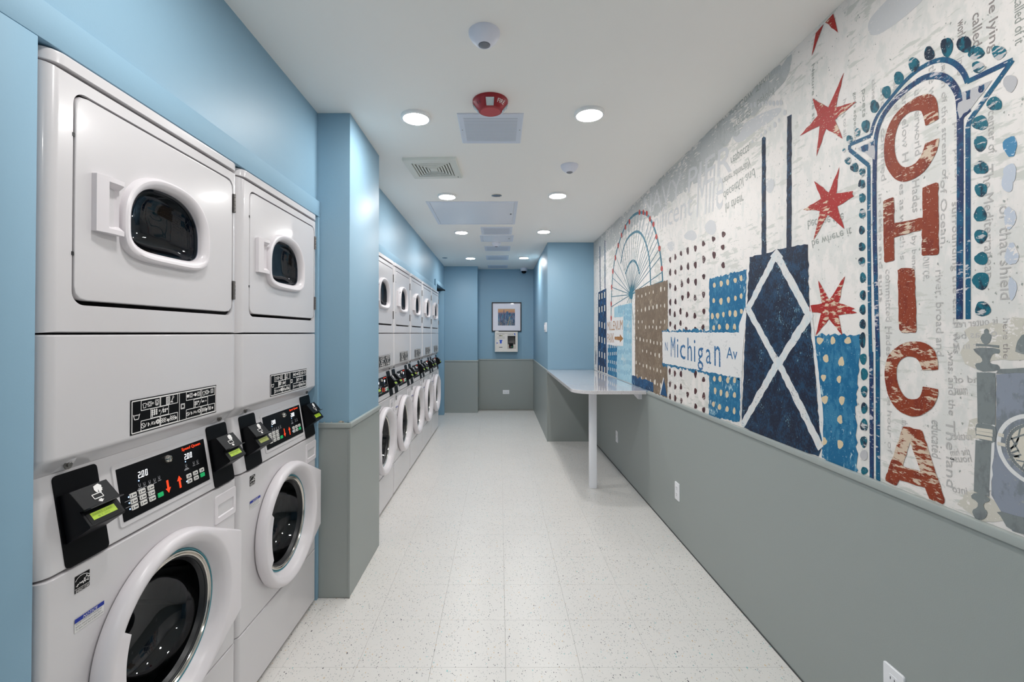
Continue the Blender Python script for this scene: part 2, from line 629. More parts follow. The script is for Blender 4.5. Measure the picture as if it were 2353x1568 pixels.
def shell(mb, w, z0, z1, hole, hole_c, depth, r, ztop=0.004, back=-0.62, lean=0.0, front=0.0):
    """cabinet with rounded front edges and a hole (2D loop in y,z) in its front"""
    n = len(hole)
    cy, cz = hole_c
    zc, hh = (z0 + z1) / 2, (z1 - z0) / 2
    rect = [(-w / 2 - cy, z0 - cz), (w / 2 - cy, z0 - cz), (w / 2 - cy, z1 - cz), (-w / 2 - cy, z1 - cz)]
    base = []
    for i in range(n):
        a = math.atan2(hole[i][1] - cz, hole[i][0] - cy)
        t = ray_poly(rect, a)
        base.append((cy + t * math.cos(a), cz + t * math.sin(a)))
    for cxx, czz in ((-w / 2, z0), (w / 2, z0), (w / 2, z1), (-w / 2, z1)):
        k = min(range(n), key=lambda i: (base[i][0] - cxx) ** 2 + (base[i][1] - czz) ** 2)
        base[k] = (cxx, czz)

    def sc(wi, zi, x):
        fy, fz = (w / 2 - wi) / (w / 2), (hh - zi) / hh
        return [(x + lean * (1 - (p[1] - z0) / (z1 - z0)) * 1.0, p[0] * fy, zc + (p[1] - zc) * fz) for p in base]
    loops = [sc(0, 0, back), sc(0, 0, front - r)]
    for i in range(1, 7):
        a = PI / 2 * i / 6
        loops.append(sc(r * (1 - math.cos(a)), ztop * (1 - math.cos(a)), front - r + r * math.sin(a)))
    hl = [(front + lean * (1 - (p[1] - z0) / (z1 - z0)), p[0], p[1]) for p in hole]
    loops.append(hl)
    loops.append([(depth + 0.006, p[0], p[1]) for p in hole])
    mb.quadloop(loops, True, False)


def dome(a, h1, h2, cy=0.0, cz=1.64, n=72, e1=2.35, e2=4.2):
    pts = []
    for i in range(n):
        t = 2 * PI * i / n
        c, s = math.cos(t), math.sin(t)
        e, h = (e1, h1) if s >= 0 else (e2, h2)
        rr = (abs(c / a) ** e + abs(s / h) ** e) ** (-1 / e)
        pts.append((cy + rr * c, cz + rr * s))
    return pts


def on_x(x):
    return lambda u, v: (x, u, v)


def make_machine():
    root = empty('stacked_washer_dryer', (0, 0, 0), '', 'washing machine', 'stacked washer dryers along the left wall')
    # --- dryer cabinet
    mb = MB()
    dy0, dy1, dz0, dz1 = -0.284, 0.312, 1.428, 1.893
    opening = rrect(dy1 - dy0, dz1 - dz0 + .006, 0.03, 8, (dy0 + dy1) / 2, (dz0 + dz1) / 2 - .003)
    shell(mb, W, 1.360, 1.9235, opening, ((dy0 + dy1) / 2, (dz0 + dz1) / 2), -0.018, 0.03)
    mb.build('dryer_cabinet', ENAM, root)
    mb = MB()

    def outline(inset, r=0.04, n=8):
        hw = HW - inset
        pts = [(-0.62, -hw), ]
        for i in range(n + 1):
            a = -PI / 2 + PI / 2 * i / n
            pts.append((-inset - r + r * math.cos(a) + 0.004, -hw + r + r * math.sin(a)))
        for i in range(n + 1):
            a = PI / 2 * i / n
            pts.append((-inset - r + r * math.cos(a) + 0.004, hw - r + r * math.sin(a)))
        pts.append((-0.62, hw))
        return pts
    loops = [[(x, y, z) for x, y in outline(ins)] for ins, z in ((0.001, 1.9285), (0, 1.9295), (0, 1.951), (0.0015, 1.9545), (0.005, 1.957), (0.011, 1.958))]
    mb.quadloop(loops, True, True)
    mb.build('dryer_top', ENAM, root)
    # --- dryer door
    n = 72
    hole = dome(0.139, 0.114, 0.069)
    cy, cz = 0.014, 1.6605
    g = 0.0045
    dr = rrect(dy1 - dy0 - 2 * g, dz1 - dz0 - 2 * g, 0.027, 17, cy, cz)   # 72 points

    def rot(lp):
        k = min(range(len(lp)), key=lambda i: abs(math.atan2(lp[i][1] - 1.64, lp[i][0])))
        return lp[k:] + lp[:k]
    # door outline sampled at the same angles as the window
    rectp = rrect(dy1 - dy0 - 2 * g, dz1 - dz0 - 2 * g, 0.027, 8, cy, cz)
    rp = [(p[0], p[1] - 1.64) for p in rectp]
    big = []
    angs = [2 * PI * i / 144 for i in range(144)]
    hole144 = dome(0.139, 0.114, 0.069, n=144)
    for a in angs:
        t = ray_poly(rp, a)
        big.append((t * math.cos(a), 1.64 + t * math.sin(a)))

    def big_at(ins, x):
        return [(x, cy + (p[0] - cy) * (1 - ins / 0.29), cz + (p[1] - cz) * (1 - ins / 0.23)) for p in big]
    mb = MB()
    mb.quadloop([big_at(0, -0.017), big_at(0, -0.003), big_at(0.0015, 0.0), big_at(0.004, 0.001), [(0.001, p[0], p[1]) for p in hole144], [(-0.017, p[0], p[1]) for p in hole144]])
    ddoor = mb.build('dryer_door', ENAM, root)

    def dl(a, h1, h2, x):
        return [(x, p[0], p[1]) for p in dome(a, h1, h2, n=96)]
    mb = MB()
    mb.quadloop([dl(.165, .140, .095, 0.0), dl(.1645, .1395, .0945, .010), dl(.162, .137, .092, .016), dl(.157, .132, .087, .019), dl(.149, .124, .079, .018), dl(.141, .115, .070, .011), dl(.137, .112, .067, .002), dl(.137, .112, .067, -.012)])
    mb.build('window_frame', PLAS, ddoor)
    mb = MB()
    mb.quadloop([dl(.137, .112, .067, -.006), dl(.131, .107, .063, -.012), dl(.126, .102, .059, -.011), dl(.118, .094, .053, -.016), dl(.095, .075, .042, -.024), dl(.06, .045, .028, -.029), dl(.02, .015, .01, -.030)], False, True)
    mb.build('window_glass', GLASSD, ddoor)
    mb = MB()
    mb.quadloop([dl(.1365, .1115, .0665, -.008), dl(.134, .109, .065, -.05), dl(.134, .109, .065, -.30)], False, True)
    mb.build('drum_opening', DARKIN, ddoor)
    # scooped pull handle
    mb = MB()
    y0, y1, z0, z1 = -0.239, -0.172, 1.594, 1.7255
    nz, ny = 12, 10
    for ins, xf in ((0, None),):
        grid = []
        for j in range(ny + 1):
            yy = y0 + (y1 - y0) * j / ny
            row = []
            for k in range(nz + 1):
                zz = z0 + (z1 - z0) * k / nz
                u = j / ny
                x = 0.013 + 0.008 * math.sin(PI * min(1, u * 1.3) * 0.5)
                if u > 0.48 and 0.09 < k / nz < 0.91:
                    x = -0.004 + 0.012 * max(0, (u - 0.85)) / 0.15
                row.append((x, yy, zz))
            grid.append(row)
        b = len(mb.v)
        for row in grid:
            mb.v += row
        for j in range(ny):
            for k in range(nz):
                q = b + j * (nz + 1) + k
                mb.f.append((q, q + nz + 1, q + nz + 2, q + 1))
        ring = [(0, k) for k in range(nz + 1)] + [(j, nz) for j in range(1, ny + 1)] + [(ny, k) for k in range(nz - 1, -1, -1)] + [(j, 0) for j in range(ny - 1, 0, -1)]
        b2 = len(mb.v)
        for j, k in ring:
            p = grid[j][k]
            mb.v.append((0.0, p[1], p[2]))
        for i in range(len(ring)):
            i2 = (i + 1) % len(ring)
            a1 = b + ring[i][0] * (nz + 1) + ring[i][1]
            a2 = b + ring[i2][0] * (nz + 1) + ring[i2][1]
            mb.f.append((a1, a2, b2 + i2, b2 + i))
    mb.build('door_handle', PLAS, ddoor, smooth=30)
    for hz in (1.781, 1.477):
        mb = MB().box(-0.004, 0.0035, 0.3095, 0.319, hz, hz + 0.065)
        for q in range(5):
            mb.lathe((0.0035, 0.3145, hz + 0.013 * q + 0.0008), [(0.0045, 0), (0.0045, 0.0115)], 'z', 10)
        mb.build('hinge', STEEL, ddoor)
    for hz in (1.79, 1.53):
        box('bumper', RUBBER, -0.006, 0.0015, dy0 - 0.0015, dy0 + 0.003, hz, hz + 0.008, ddoor)
    # --- lower front of the dryer
    mb = MB()
    r = 0.03
    prof = [(-0.037, 1.055), (-0.005, 1.0885), (-0.0005, 1.093), (0.001, 1.099), (0.0, 1.352), (-0.002, 1.3555), (-0.006, 1.357)]

    def sect(x, z):
        pts = [(-0.62, -HW)]
        for i in range(9):
            a = -PI / 2 + PI / 2 * i / 8
            pts.append((x - r + r * math.cos(a), -HW + r + r * math.sin(a)))
        for i in range(9):
            a = PI / 2 * i / 8
            pts.append((x - r + r * math.cos(a), HW - r + r * math.sin(a)))
        pts.append((-0.62, HW))
        return [(px, py, z) for px, py in pts]
    mb.quadloop([sect(x, z) for x, z in prof], True, True)
    apron = mb.build('lower_front_panel', ENAM, root)
    # pictogram label
    ly0, ly1, lz0, lz1 = -0.126, 0.221, 1.1015, 1.1905
    fn = lambda u, v: (0.0026, ly0 + u * (ly1 - ly0), lz1 - v * (lz1 - lz0))
    MB().flat(lambda u, v: (0.0018, u, v), [(ly0, lz0), (ly1, lz0), (ly1, lz1), (ly0, lz1)]).build('instruction_label', BLACK, apron, label='black pictogram label')
    P = MB((1, 0, 0))

    def rect(x0, y0, x1, y1, t=0.007):
        ty = t * 3.9
        for q in (((x0, y0), (x1, y0), 1), ((x0, y1), (x1, y1), 1), ((x0, y0), (x0, y1), 0), ((x1, y0), (x1, y1), 0)):
            (a, b), (c, d), hz = q
            if hz:
                P.flat(fn, [(a, b - ty / 2), (c, b - ty / 2), (c, b + ty / 2), (a, b + ty / 2)])
            else:
                P.flat(fn, [(a - t / 2, b), (a + t / 2, b), (a + t / 2, d), (a - t / 2, d)])
    asp = (ly1 - ly0) / (lz1 - lz0)

    def st(p, q, w=0.0045):
        dx, dy = (q[0] - p[0]) * asp, (q[1] - p[1])
        L = math.hypot(dx, dy) or 1
        wy = w * asp
        nx, ny = -dy / L * wy / 2 / asp, dx / L * wy / 2
        P.flat(fn, [(p[0] + nx, p[1] + ny), (p[0] - nx, p[1] - ny), (q[0] - nx, q[1] - ny), (q[0] + nx, q[1] + ny)])

    def ring(cx, cyy, r, w=0.0045, n=14):
        pts = [(cx + r * math.cos(2 * PI * i / n) / asp, cyy + r * math.sin(2 * PI * i / n)) for i in range(n)]
        for i in range(n):
            st(pts[i], pts[(i + 1) % n], w)

    def dot(cx, cyy, r, n=10):
        P.flat(fn, [(cx + r * math.cos(2 * PI * i / n) / asp, cyy + r * math.sin(2 * PI * i / n)) for i in range(n)])
    rect(0.012, 0.045, 0.988, 0.955, 0.008)
    for b in ((.096, .06, .285, .35), (.292, .06, .481, .345), (.191, .356, .378, .64), (.096, .655, .285, .943), (.292, .655, .481, .94), (.586, .06, .773, .34), (.787, .06, .972, .34), (.682, .358, .87, .648), (.586, .649, .773, .94), (.787, .655, .972, .938)):
        rect(*b, t=0.0055)
    st((0.502, 0.05), (0.502, 0.95), 0.006)
    # wash tub, dryer square
    for a, b in (((.024, .43), (.036, .575)), ((.036, .575), (.072, .575)), ((.072, .575), (.084, .43))):
        st(a, b, .006)
    for i in range(5):
        st((.026 + .011 * i, .445), (.0315 + .011 * i, .47), .004)
        st((.0315 + .011 * i, .47), (.037 + .011 * i, .445), .004)
    rect(.521, .42, .566, .58, .005)
    rect(.528, .445, .559, .555, .004)

    def shirt(x, y):
        pts = [(0, .04), (.012, 0), (.02, .02), (.028, 0), (.04, .04), (.032, .06), (.032, .14), (.008, .14), (.008, .06)]
        for i in range(len(pts)):
            p, q = pts[i], pts[(i + 1) % len(pts)]
            st((x + p[0], y + p[1]), (x + q[0], y + q[1]))

    def drumicon(x, y):
        rect(x, y, x + .036, y + .13, .004)
        ring(x + .018, y + .065, .04)
    shirt(.11, .15); st((.15, .2), (.162, .2)); drumicon(.162, .14); ring(.212, .2, .025); drumicon(.236, .12); st((.24, .28), (.268, .28), .006)
    rect(.352, .10, .392, .32, .004)
    for i in range(2):
        for j in range(4):
            rect(.356 + .018 * i, .115 + .05 * j, .37 + .018 * i, .145 + .05 * j, .003)
    ring(.43, .13, .03); st((.425, .16), (.412, .26), .008); st((.40, .27), (.428, .29), .008)
    for i in range(3):
        for j in range(3):
            dot(.206 + .022 * i, .42 + .06 * j, .035)
    ring(.282, .47, .025); st((.287, .60), (.322, .40)); ring(.206, .59, .02)
    for i in range(3):
        dot(.322 + .02 * i, .47, .033)
    for i in range(2):
        dot(.322 + .02 * i, .53, .033)
    ring(.116, .80, .07, .005); st((.105, .75), (.127, .85), .005); st((.137, .86), (.152, .74)); st((.166, .75), (.166, .86), .006); st((.166, .75), (.178, .80), .006); st((.178, .80), (.166, .86), .006)
    st((.19, .86), (.205, .74)); rect(.207, .77, .228, .83, .005); st((.232, .86), (.247, .74)); ring(.264, .79, .06, .008); ring(.264, .79, .03, .006)
    for x0, nn in ((.303, 3), (.405, 3)):
        for i in range(nn):
            ring(x0 + .02 * i, .76, .032); ring(x0 + .02 * i, .83, .032)
    dot(.372, .82, .045); dot(.462, .82, .045); st((.378, .90), (.405, .70))
    dot(.606, .2, .06); drumicon(.628, .13); ring(.68, .2, .02); dot(.703, .2, .06); drumicon(.727, .13)
    shirt(.797, .14); st((.832, .2), (.842, .2)); drumicon(.842, .13); ring(.888, .2, .022); drumicon(.915, .12)
    for i in range(3):
        dot(.70 + .022 * i, .46, .035); dot(.795 + .02 * min(i, 1), .46 + .03, .035)
        dot(.70 + .022 * min(i, 1), .53, .035)
    st((.748, .60), (.788, .40)); ring(.70, .595, .02); ring(.845, .49, .022)
    ring(.604, .80, .06, .005); st((.594, .76), (.614, .84), .005); st((.624, .85), (.637, .74)); st((.65, .75), (.65, .85), .006); st((.65, .75), (.66, .8), .006); st((.66, .8), (.65, .85), .006)
    st((.672, .85), (.686, .74)); rect(.692, .77, .712, .82, .005); st((.722, .85), (.736, .74)); ring(.754, .79, .05, .008)
    for x0, nn in ((.80, 3), (.89, 2)):
        for i in range(nn):
            ring(x0 + .02 * i, .76, .03); ring(x0 + .02 * i, .82, .03)
    dot(.852, .80, .045); dot(.94, .80, .045); st((.85, .90), (.885, .68))
    P.build('label_pictogram', WHITEP, apron, smooth=0, label='white printed pictograms', kind='stuff', fix=False)
    # screws under the lower front panel
    for sy in (-0.27, 0.27):
        mb = MB().lathe((-0.019, sy, 1.071), [(0.010, 0.001), (0.010, 0.003), (0.0055, 0.0035), (0.0055, 0.0065), (0.004, 0.0075)], 'x', 12)
        mb.build('screw', STEEL, apron)
        mb = MB()
        mb.v += [(-0.008, sy - 0.004, 1.0872), (-0.008, sy + 0.014, 1.0872), (-0.035, sy - 0.026, 1.0585), (-0.035, sy + 0.03, 1.0585), (-0.021, sy + .004, 1.063)]
        mb.f += [(0, 1, 4), (0, 4, 2), (1, 3, 4), (2, 4, 3)]
        mb.build('screw_recess', ENAM, apron)
    # --- control console
    mb = MB()
    cz0, cz1, cb, ct = 0.8515, 1.0560, -0.001, -0.0347
    prof = [(cb - 0.006, cz0), (cb - 0.001, cz0 + 0.002), (cb, cz0 + 0.006), (ct, cz1)]
    loops = []
    for x, z in prof:
        loops.append([(p[0], p[1], z) for p in sect(x, z)])
    mb.quadloop(loops, True, True)
    console = mb.build('control_console', ENAM, root)
    sl = Vector((ct - cb, 0, cz1 - cz0 - 0.006)).normalized()
    nn = Vector((sl.z, 0, -sl.x))
    o0 = Vector((cb, 0, cz0 + 0.006))

    def C(s, z, h=0.0):
        """point on the tilted console: along s, at height z, h out of the surface"""
        t = (z - o0.z) / sl.z
        p = o0 + sl * t + nn * h
        return (p.x, s, p.z)
    ov0, ov1, oz0, oz1 = -0.137, 0.198, 0.889, 1.019
    # raised white surround
    mb = MB()
    cyy, czz = (ov0 + ov1) / 2, (oz0 + oz1) / 2
    lo = rrect(ov1 - ov0 + 0.026, oz1 - oz0 + 0.028, 0.010, 5, cyy, czz)
    li = rrect(ov1 - ov0 + 0.020, oz1 - oz0 + 0.022, 0.008, 5, cyy, czz)
    mb.quadloop([[C(p[0], p[1], -0.002) for p in lo], [C(p[0], p[1], 0.003) for p in li]], False, True)
    mb.build('panel_surround', ENAM, console)
    oo = rrect(ov1 - ov0, oz1 - oz0, 0.002, 5, cyy, czz)
    MB().quadloop([[C(p[0], p[1], 0.002) for p in oo], [C(p[0], p[1], 0.0042) for p in oo]], False, True).build('control_panel', BLACK, console, label='black control panel')

    def O(u, v, h=0.0048):
        return C(ov0 + u * (ov1 - ov0), oz1 - v * (oz1 - oz0), h)
    oa = (ov1 - ov0) / (oz1 - oz0)
    for u0, v0, w_ in ((.184, .312, .107), (.708, .312, .109)):
        mb = MB((1, 0, .1))
        seven(mb, '2.00', lambda u, v: O(u0 + u * w_, v0 + .004 - v * .122))
        mb.build('price_display', LEDW, console, smooth=0, label='lit 2.00 price display', fix=False)
    mb = MB()
    for k_, (du, dv) in enumerate(((0, 0), (.0022, 0), (.0011, -.004))):
        put_text(mb, 'Speed Queen', lambda u, v: O(.69 + du + u * .248, .128 + dv - v * .085, .0048 + k_ * 2e-5))
    mb.build('maker_name', REDP, console, smooth=0, label='red maker name', fix=False)
    for u0, v0, sg, lab_ in ((.469, .586, -1, 'red arrow pointing down'), (.608, .87, 1, 'red arrow pointing up')):
        mb = MB()
        mb.flat(lambda u, v: O(u0 + u, v0 + sg * v), [(-.012, 0), (.012, 0), (.012, -.165), (.031, -.165), (0, -.272), (-.031, -.165), (-.012, -.165)])
        mb.build('arrow', REDP, console, smooth=0, label=lab_, fix=False)

    def button(u, v, w, h, m, name='button'):
        lp0 = rrect(w, h * oa, w * 0.16, 2, 0, 0)
        f = lambda p, hh, k: O(u + p[0] * k, v + p[1] * k, hh)
        lp = [(p[0], p[1]) for p in lp0]
        MB().quadloop([[f(p, .004, 1) for p in lp], [f(p, .0056, 1) for p in lp], [f(p, .0062, .94) for p in lp]], False, True).build(name, m, console)
    for u in (.111, .199, .287):
        for v in (.584, .698, .813):
            button(u, v, .066, .036, KEYW)
    for u, v in ((.727, .699), (.815, .699), (.903, .699), (.727, .814), (.815, .815)):
        button(u, v, .062, .036, KEYW)
    button(.376, .813, .06, .036, GREENB, 'start_button')
    button(.904, .814, .06, .036, GREENB, 'start_button')
    mb = MB()
    for u in (.111, .199, .287):
        for v in (.584, .698, .813):
            mb.flat(lambda a, b: O(u + a, v + b, .0066), [(-.006, -.010), (.024, -.010), (.024, .010), (-.006, .010)])
            mb.flat(lambda a, b: O(u + a, v + b, .0066), [(-.024, -.024), (-.018, -.024), (-.018, .024), (-.024, .024)])
    for u, v in ((.727, .699), (.815, .699), (.903, .699), (.727, .814), (.815, .815)):
        mb.flat(lambda a, b: O(u + a, v + b, .0066), [(-.004, -.018), (.012, -.018), (.012, .018), (-.004, .018)])
        mb.flat(lambda a, b: O(u + a, v + b, .0066), [(-.018, -.03), (-.012, -.03), (-.012, .03), (-.018, .03)])
    mb.build('button_legend', DARKPR, console, smooth=0, fix=False, kind='stuff')
    mb = MB()
    for v in (.641, .756):
        mb.flat(O, [(.03, v), (.323, v), (.323, v + .010), (.03, v + .010)])
    for u, v in ((.185, .42), (.232, .43), (.285, .435), (.338, .44), (.389, .43), (.714, .42), (.814, .43), (.865, .43)):
        mb.flat(O, [(u - .011, v), (u - .007, v), (u - .004, v + .05), (u + .004, v + .05), (u + .007, v), (u + .011, v), (u + .008, v + .065), (u - .008, v + .065)])
        mb.flat(O, [(u - .018, v + .085), (u + .018, v + .085), (u + .018, v + .10), (u - .018, v + .10)])
    for u, v in ((.185, .505), (.714, .505)):
        mb.flat(O, [(u - .03, v + .02), (u + .03, v + .02), (u + .03, v + .045), (u - .03, v + .045)])
    mb.build('panel_legend', GREYPR, console, smooth=0, fix=False, kind='stuff')
    for u, v in ((.185, .361), (.714, .361), (.07, .584), (.068, .698), (.066, .813), (.69, .80)):
        mb = MB()
        mb.flat(O, [(u + .006 * math.cos(a), v + .006 * oa * math.sin(a)) for a in [2 * PI * i / 10 for i in range(10)]])
        mb.build('indicator_lamp', LEDB, console, smooth=0, fix=False)
    # key lock
    c0 = Vector(O(.509, .155, .004))
    mb = MB()
    ax, bx = Vector((0, 1, 0)), sl
    lps = []
    for r_, h_ in ((.0115, 0), (.0115, .004), (.0085, .010), (.007, .0105), (.0065, .008), (.004, .008), (.0035, .0095), (.001, .0095)):
        lps.append([c0 + nn * h_ + ax * (r_ * math.cos(2 * PI * i / 20)) + bx * (r_ * math.sin(2 * PI * i / 20)) for i in range(20)])
    mb.quadloop(lps, False, True)
    mb.build('key_lock', CHROME, console)
    # --- card readers
    for k, yc in enumerate((-0.238, 0.273)):
        pl = rrect(0.108, 0.198, 0.010, 4, yc, 0.951)
        reader = MB().quadloop([[C(p[0], p[1], -0.002) for p in pl], [C(p[0], p[1], 0.003) for p in pl]], False, True).build('card_reader', BLACK, root, label='black card reader plate on the console')
        prof = [(0.002, 1.006), (0.026, 1.010), (0.052, 0.968), (0.050, 0.9655), (0.042, 0.9655), (0.044, 0.961), (0.060, 0.931), (0.058, 0.927), (0.002, 0.902)]

        def R(s, h, z):
            t = (z - o0.z) / sl.z
            p = o0 + sl * t + nn * h
            return (p.x, yc + s, p.z)
        mb = MB()
        hw = 0.0465
        L, Rr = [R(-hw, *p) for p in prof], [R(hw, *p) for p in prof]
        mb.quadloop([[R(-hw + .0015, h, z) for h, z in prof], L, Rr, [R(hw - .0015, h, z) for h, z in prof]], True, True)
        mb.build('reader_housing', BLACKM, reader, smooth=20)
        # slot lip
        mb = MB()
        lip = [(0.0515, 0.9685), (0.062, 0.969), (0.0625, 0.967), (0.045, 0.9625)]
        mb.quadloop([[R(-.040, *p) for p in lip], [R(hw, *p) for p in lip]], True, True)
        mb.build('card_slot_lip', BLACKL, reader, smooth=20)
        # display on the lower face
        fA, fB = Vector(R(0, .0445, .9602)), Vector(R(0, .0597, .9317))
        dv = (fB - fA)
        fnn = Vector((-dv.z, 0, dv.x)).normalized()
        if fnn.x < 0:
            fnn = -fnn
        F = lambda u, v, h=0.0006: fA + dv * v + Vector((0, u, 0)) + fnn * h
        MB().flat(lambda u, v: F(u, v, .0004), [(-.040, .04), (.040, .04), (.040, .96), (-.040, .96)]).build('display_bezel', BLACK, reader, smooth=0)
        MB().flat(lambda u, v: F(u, v, .0008), [(-.031, .20), (.031, .20), (.031, .72), (-.031, .72)]).build('display_screen', LCD, reader, smooth=0, label='lit yellow-green display')
        mb = MB()
        put_text(mb, 'INSERT CARD', lambda u, v: F(-.027 + u * .05, .43 - v * .15, .0011))
        put_text(mb, '$2.00', lambda u, v: F(-.018 + u * .030, .66 - v * .15, .0011))
        mb.build('display_text', LCDTXT, reader, smooth=0, fix=False)
        # hand and card symbol on the upper face
        gA, gB = Vector(R(0, .026, 1.010)), Vector(R(0, .052, .968))
        gv = gB - gA
        gn = Vector((-gv.z, 0, gv.x)).normalized()
        if gn.x < 0:
            gn = -gn
        G = lambda u, v, h=.0007: gA + gv * v + Vector((0, u, 0)) + gn * h
        mb = MB()
        hand = [(0.000, .10), (.022, .02), (.030, .18), (.025, .30), (.027, .36), (.022, .40), (.022, .46), (.016, .48), (.013, .56), (.007, .62), (.004, .56), (.007, .42), (.008, .34), (.004, .44), (.001, .54), (-.005, .46), (-.006, .30)]
        mb.flat(G, [(.007 + .62 * u, .04 + .84 * v) for u, v in hand])
        path2(mb, lambda u, v: G(u, v * 20), [(-.010, .50 / 20), (.013, .50 / 20), (.013, .72 / 20), (-.010, .72 / 20)], .0020, True)
        mb.flat(G, [(-.003, .79), (.005, .79), (.005, .85), (.009, .85), (.001, .96), (-.007, .85), (-.003, .85)])
        mb.build('hand_symbol', WHITEP, reader, smooth=0, fix=False, label='white hand and card symbol')
    # --- washer body with its drum
    cz, dy = 0.545, 0.009
    nC = 128
    angC = [2 * PI * i / nC for i in range(nC)]
    hole = [(dy + 0.191 * math.cos(a), cz + 0.191 * math.sin(a)) for a in angC]
    mb = MB()
    shell(mb, W, 0.2745, 0.8475, hole, (dy, cz), -0.04, 0.02, ztop=0.004)
    body = mb.build('washer_body', ENAM, root)
    mb = MB().lathe((0, dy, cz), [(0.190, -0.001), (0.190, -0.05), (0.20, -0.07), (0.235, -0.10), (0.235, -0.42), (0.05, -0.43)], 'x', 64, False, True)
    mb.build('drum', DRUM, body)
    for k in range(3):
        a = PI / 2 + 2 * PI * k / 3 + 0.4
        mb = MB()
        c, s = math.cos(a), math.sin(a)
        tri = [(0.234, -0.045), (0.165, 0), (0.234, 0.045)]
        lp = [[(x, r_ * c - t_ * s, cz + r_ * s + t_ * c) for r_, t_ in tri] for x in (-0.12, -0.40)]
        mb.quadloop(lp, True, True).build('drum_baffle', DRUM, body)
    # lower access panel
    mb = MB()

    def sect2(x, z, r=0.02):
        pts = [(-0.6, -HW)]
        for i in range(7):
            a = -PI / 2 + PI / 2 * i / 6
            pts.append((x - r + r * math.cos(a), -HW + r + r * math.sin(a)))
        for i in range(7):
            a = PI / 2 * i / 6
            pts.append((x - r + r * math.cos(a), HW - r + r * math.sin(a)))
        pts.append((-0.6, HW))
        return [(px, py, z) for px, py in pts]
    mb.quadloop([sect2(-.001, .022), sect2(0, .024), sect2(0, .2685), sect2(-.003, .2715)], True, True)
    mb.build('access_panel', ENAM, root)
    box('toe_gap_shade', LEADER, -0.58, -0.028, -HW + 0.01, HW - 0.01, 0.0005, 0.0215, root)  # dark box stands in for the shaded gap under the machine
    # detergent drawer pull
    py0, py1, pz0, pz1 = 0.218, 0.335, 0.730, 0.824
    lo = rrect(py1 - py0, pz1 - pz0, .008, 5, (py0 + py1) / 2, (pz0 + pz1) / 2)

    def lo_in(k, x, sy=1.0, sz=1.0, oz=0.0):
        return [(x, (py0 + py1) / 2 + (p[0] - (py0 + py1) / 2) * k * sy, (pz0 + pz1) / 2 + oz + (p[1] - (pz0 + pz1) / 2) * k * sz) for p in lo]
    mb = MB().quadloop([lo_in(1, -.002), lo_in(1, .0015), lo_in(.96, .0035), lo_in(.76, .0035, 1, .60, -.006), lo_in(.72, -.003, 1, .52, -.004), lo_in(.68, -.028, 1, .34, .008)], False, True)
    mb.build('drawer_pull', PLAS, body)
    # stickers
    es0, es1, ez0, ez1 = -0.271, -0.235, 0.7885, 0.8255
    E_ = lambda u, v, h=.0016: (h, es0 + u * (es1 - es0), ez0 + v * (ez1 - ez0))
    MB().flat(lambda u, v: E_(u, v, .0009), [(0, 0), (1, 0), (1, 1), (0, 1)]).build('energy_sticker', BLACK, body, smooth=0, label='black energy sticker')
    mb = MB()
    put_text(mb, 'ENERGY STAR', lambda u, v: E_(.05 + .9 * u, .03 + .15 * v))
    mb.flat(E_, [(0, .225), (1, .225), (1, .25), (0, .25)])
    path2(mb, E_, [(.02, .70), (.15, .84), (.33, .92), (.55, .93), (.78, .86), (.98, .72)], .035)
    star = []
    for i in range(10):
        a = PI / 2 + PI * i / 5
        r_ = .22 if i % 2 == 0 else .09
        star.append((.78 + r_ * math.cos(a) * .9, .58 + r_ * math.sin(a)))
    path2(mb, E_, star, .035, True)
    path2(mb, E_, [(.06, .42), (.16, .36), (.22, .50), (.12, .44), (.26, .46), (.32, .55), (.38, .44), (.42, .54), (.46, .44), (.5, .56), (.56, .36), (.6, .6), (.64, .44), (.7, .5)], .035)
    mb.build('energy_sticker_print', WHITEP, body, smooth=0, fix=False)
    n0, n1, m0, m1 = -0.271, -0.197, 0.7025, 0.7325
    N_ = lambda u, v, h=.0016: (h, n0 + u * (n1 - n0), m0 + v * (m1 - m0))
    MB().flat(lambda u, v: N_(u, v, .0009), [(0, 0), (1, 0), (1, 1), (0, 1)]).build('notice_sticker', mat('notice_paper', (226, 224, 222), .5) if 'notice_paper' not in MATS else MATS['notice_paper'], body, smooth=0, label='white notice sticker with blue band')
    MB().flat(N_, [(0, .70), (1, .70), (1, 1), (0, 1)]).build('notice_band', NOTB, body, smooth=0)
    mb = MB()
    put_text(mb, 'NOTICE', lambda u, v: N_(.26 + .5 * u, .745 + .2 * v, .0022), .25)
    mb.build('notice_heading', WHITEP, body, smooth=0, fix=False)
    mb = MB()
    for i, s in enumerate(('DOOR LOCK LIGHT must go out', 'before attempting to open door.', 'To open, push door in then pull out.')):
        put_text(mb, s, lambda u, v: N_(.03 + (.88, .88, .94)[i] * u, .50 - .2 * i + .15 * v, .0018))
    mb.build('notice_text', DARKPR, body, smooth=0, fix=False)
    # --- round washer door
    circ = [(0.253 * math.cos(a), 0.253 * math.sin(a)) for a in angC]
    A0 = math.atan2(0.135, 0.300)
    pts = []
    hull_pts = sorted(set(circ + [(0.304, 0.135), (0.304, -0.135)]))

    def hull(pts):
        def half(ps):
            o = []
            for p in ps:
                while len(o) >= 2 and (o[-1][0] - o[-2][0]) * (p[1] - o[-2][1]) - (o[-1][1] - o[-2][1]) * (p[0] - o[-2][0]) <= 0:
                    o.pop()
                o.append(p)
            return o
        l, u = half(pts), half(pts[::-1])
        return l[:-1] + u[:-1]
    hp = hull(hull_pts)
    angs = [2 * PI * i / 192 for i in range(192)]
    out = [ray_poly(hp, a) for a in angs]
    for s in (1, -1):
        ka = math.atan2(s * 0.135, 0.304) % (2 * PI)
        i = min(range(192), key=lambda q: abs(angs[q] - ka))
        out[i] = math.hypot(0.304, 0.135)
        angs[i] = ka

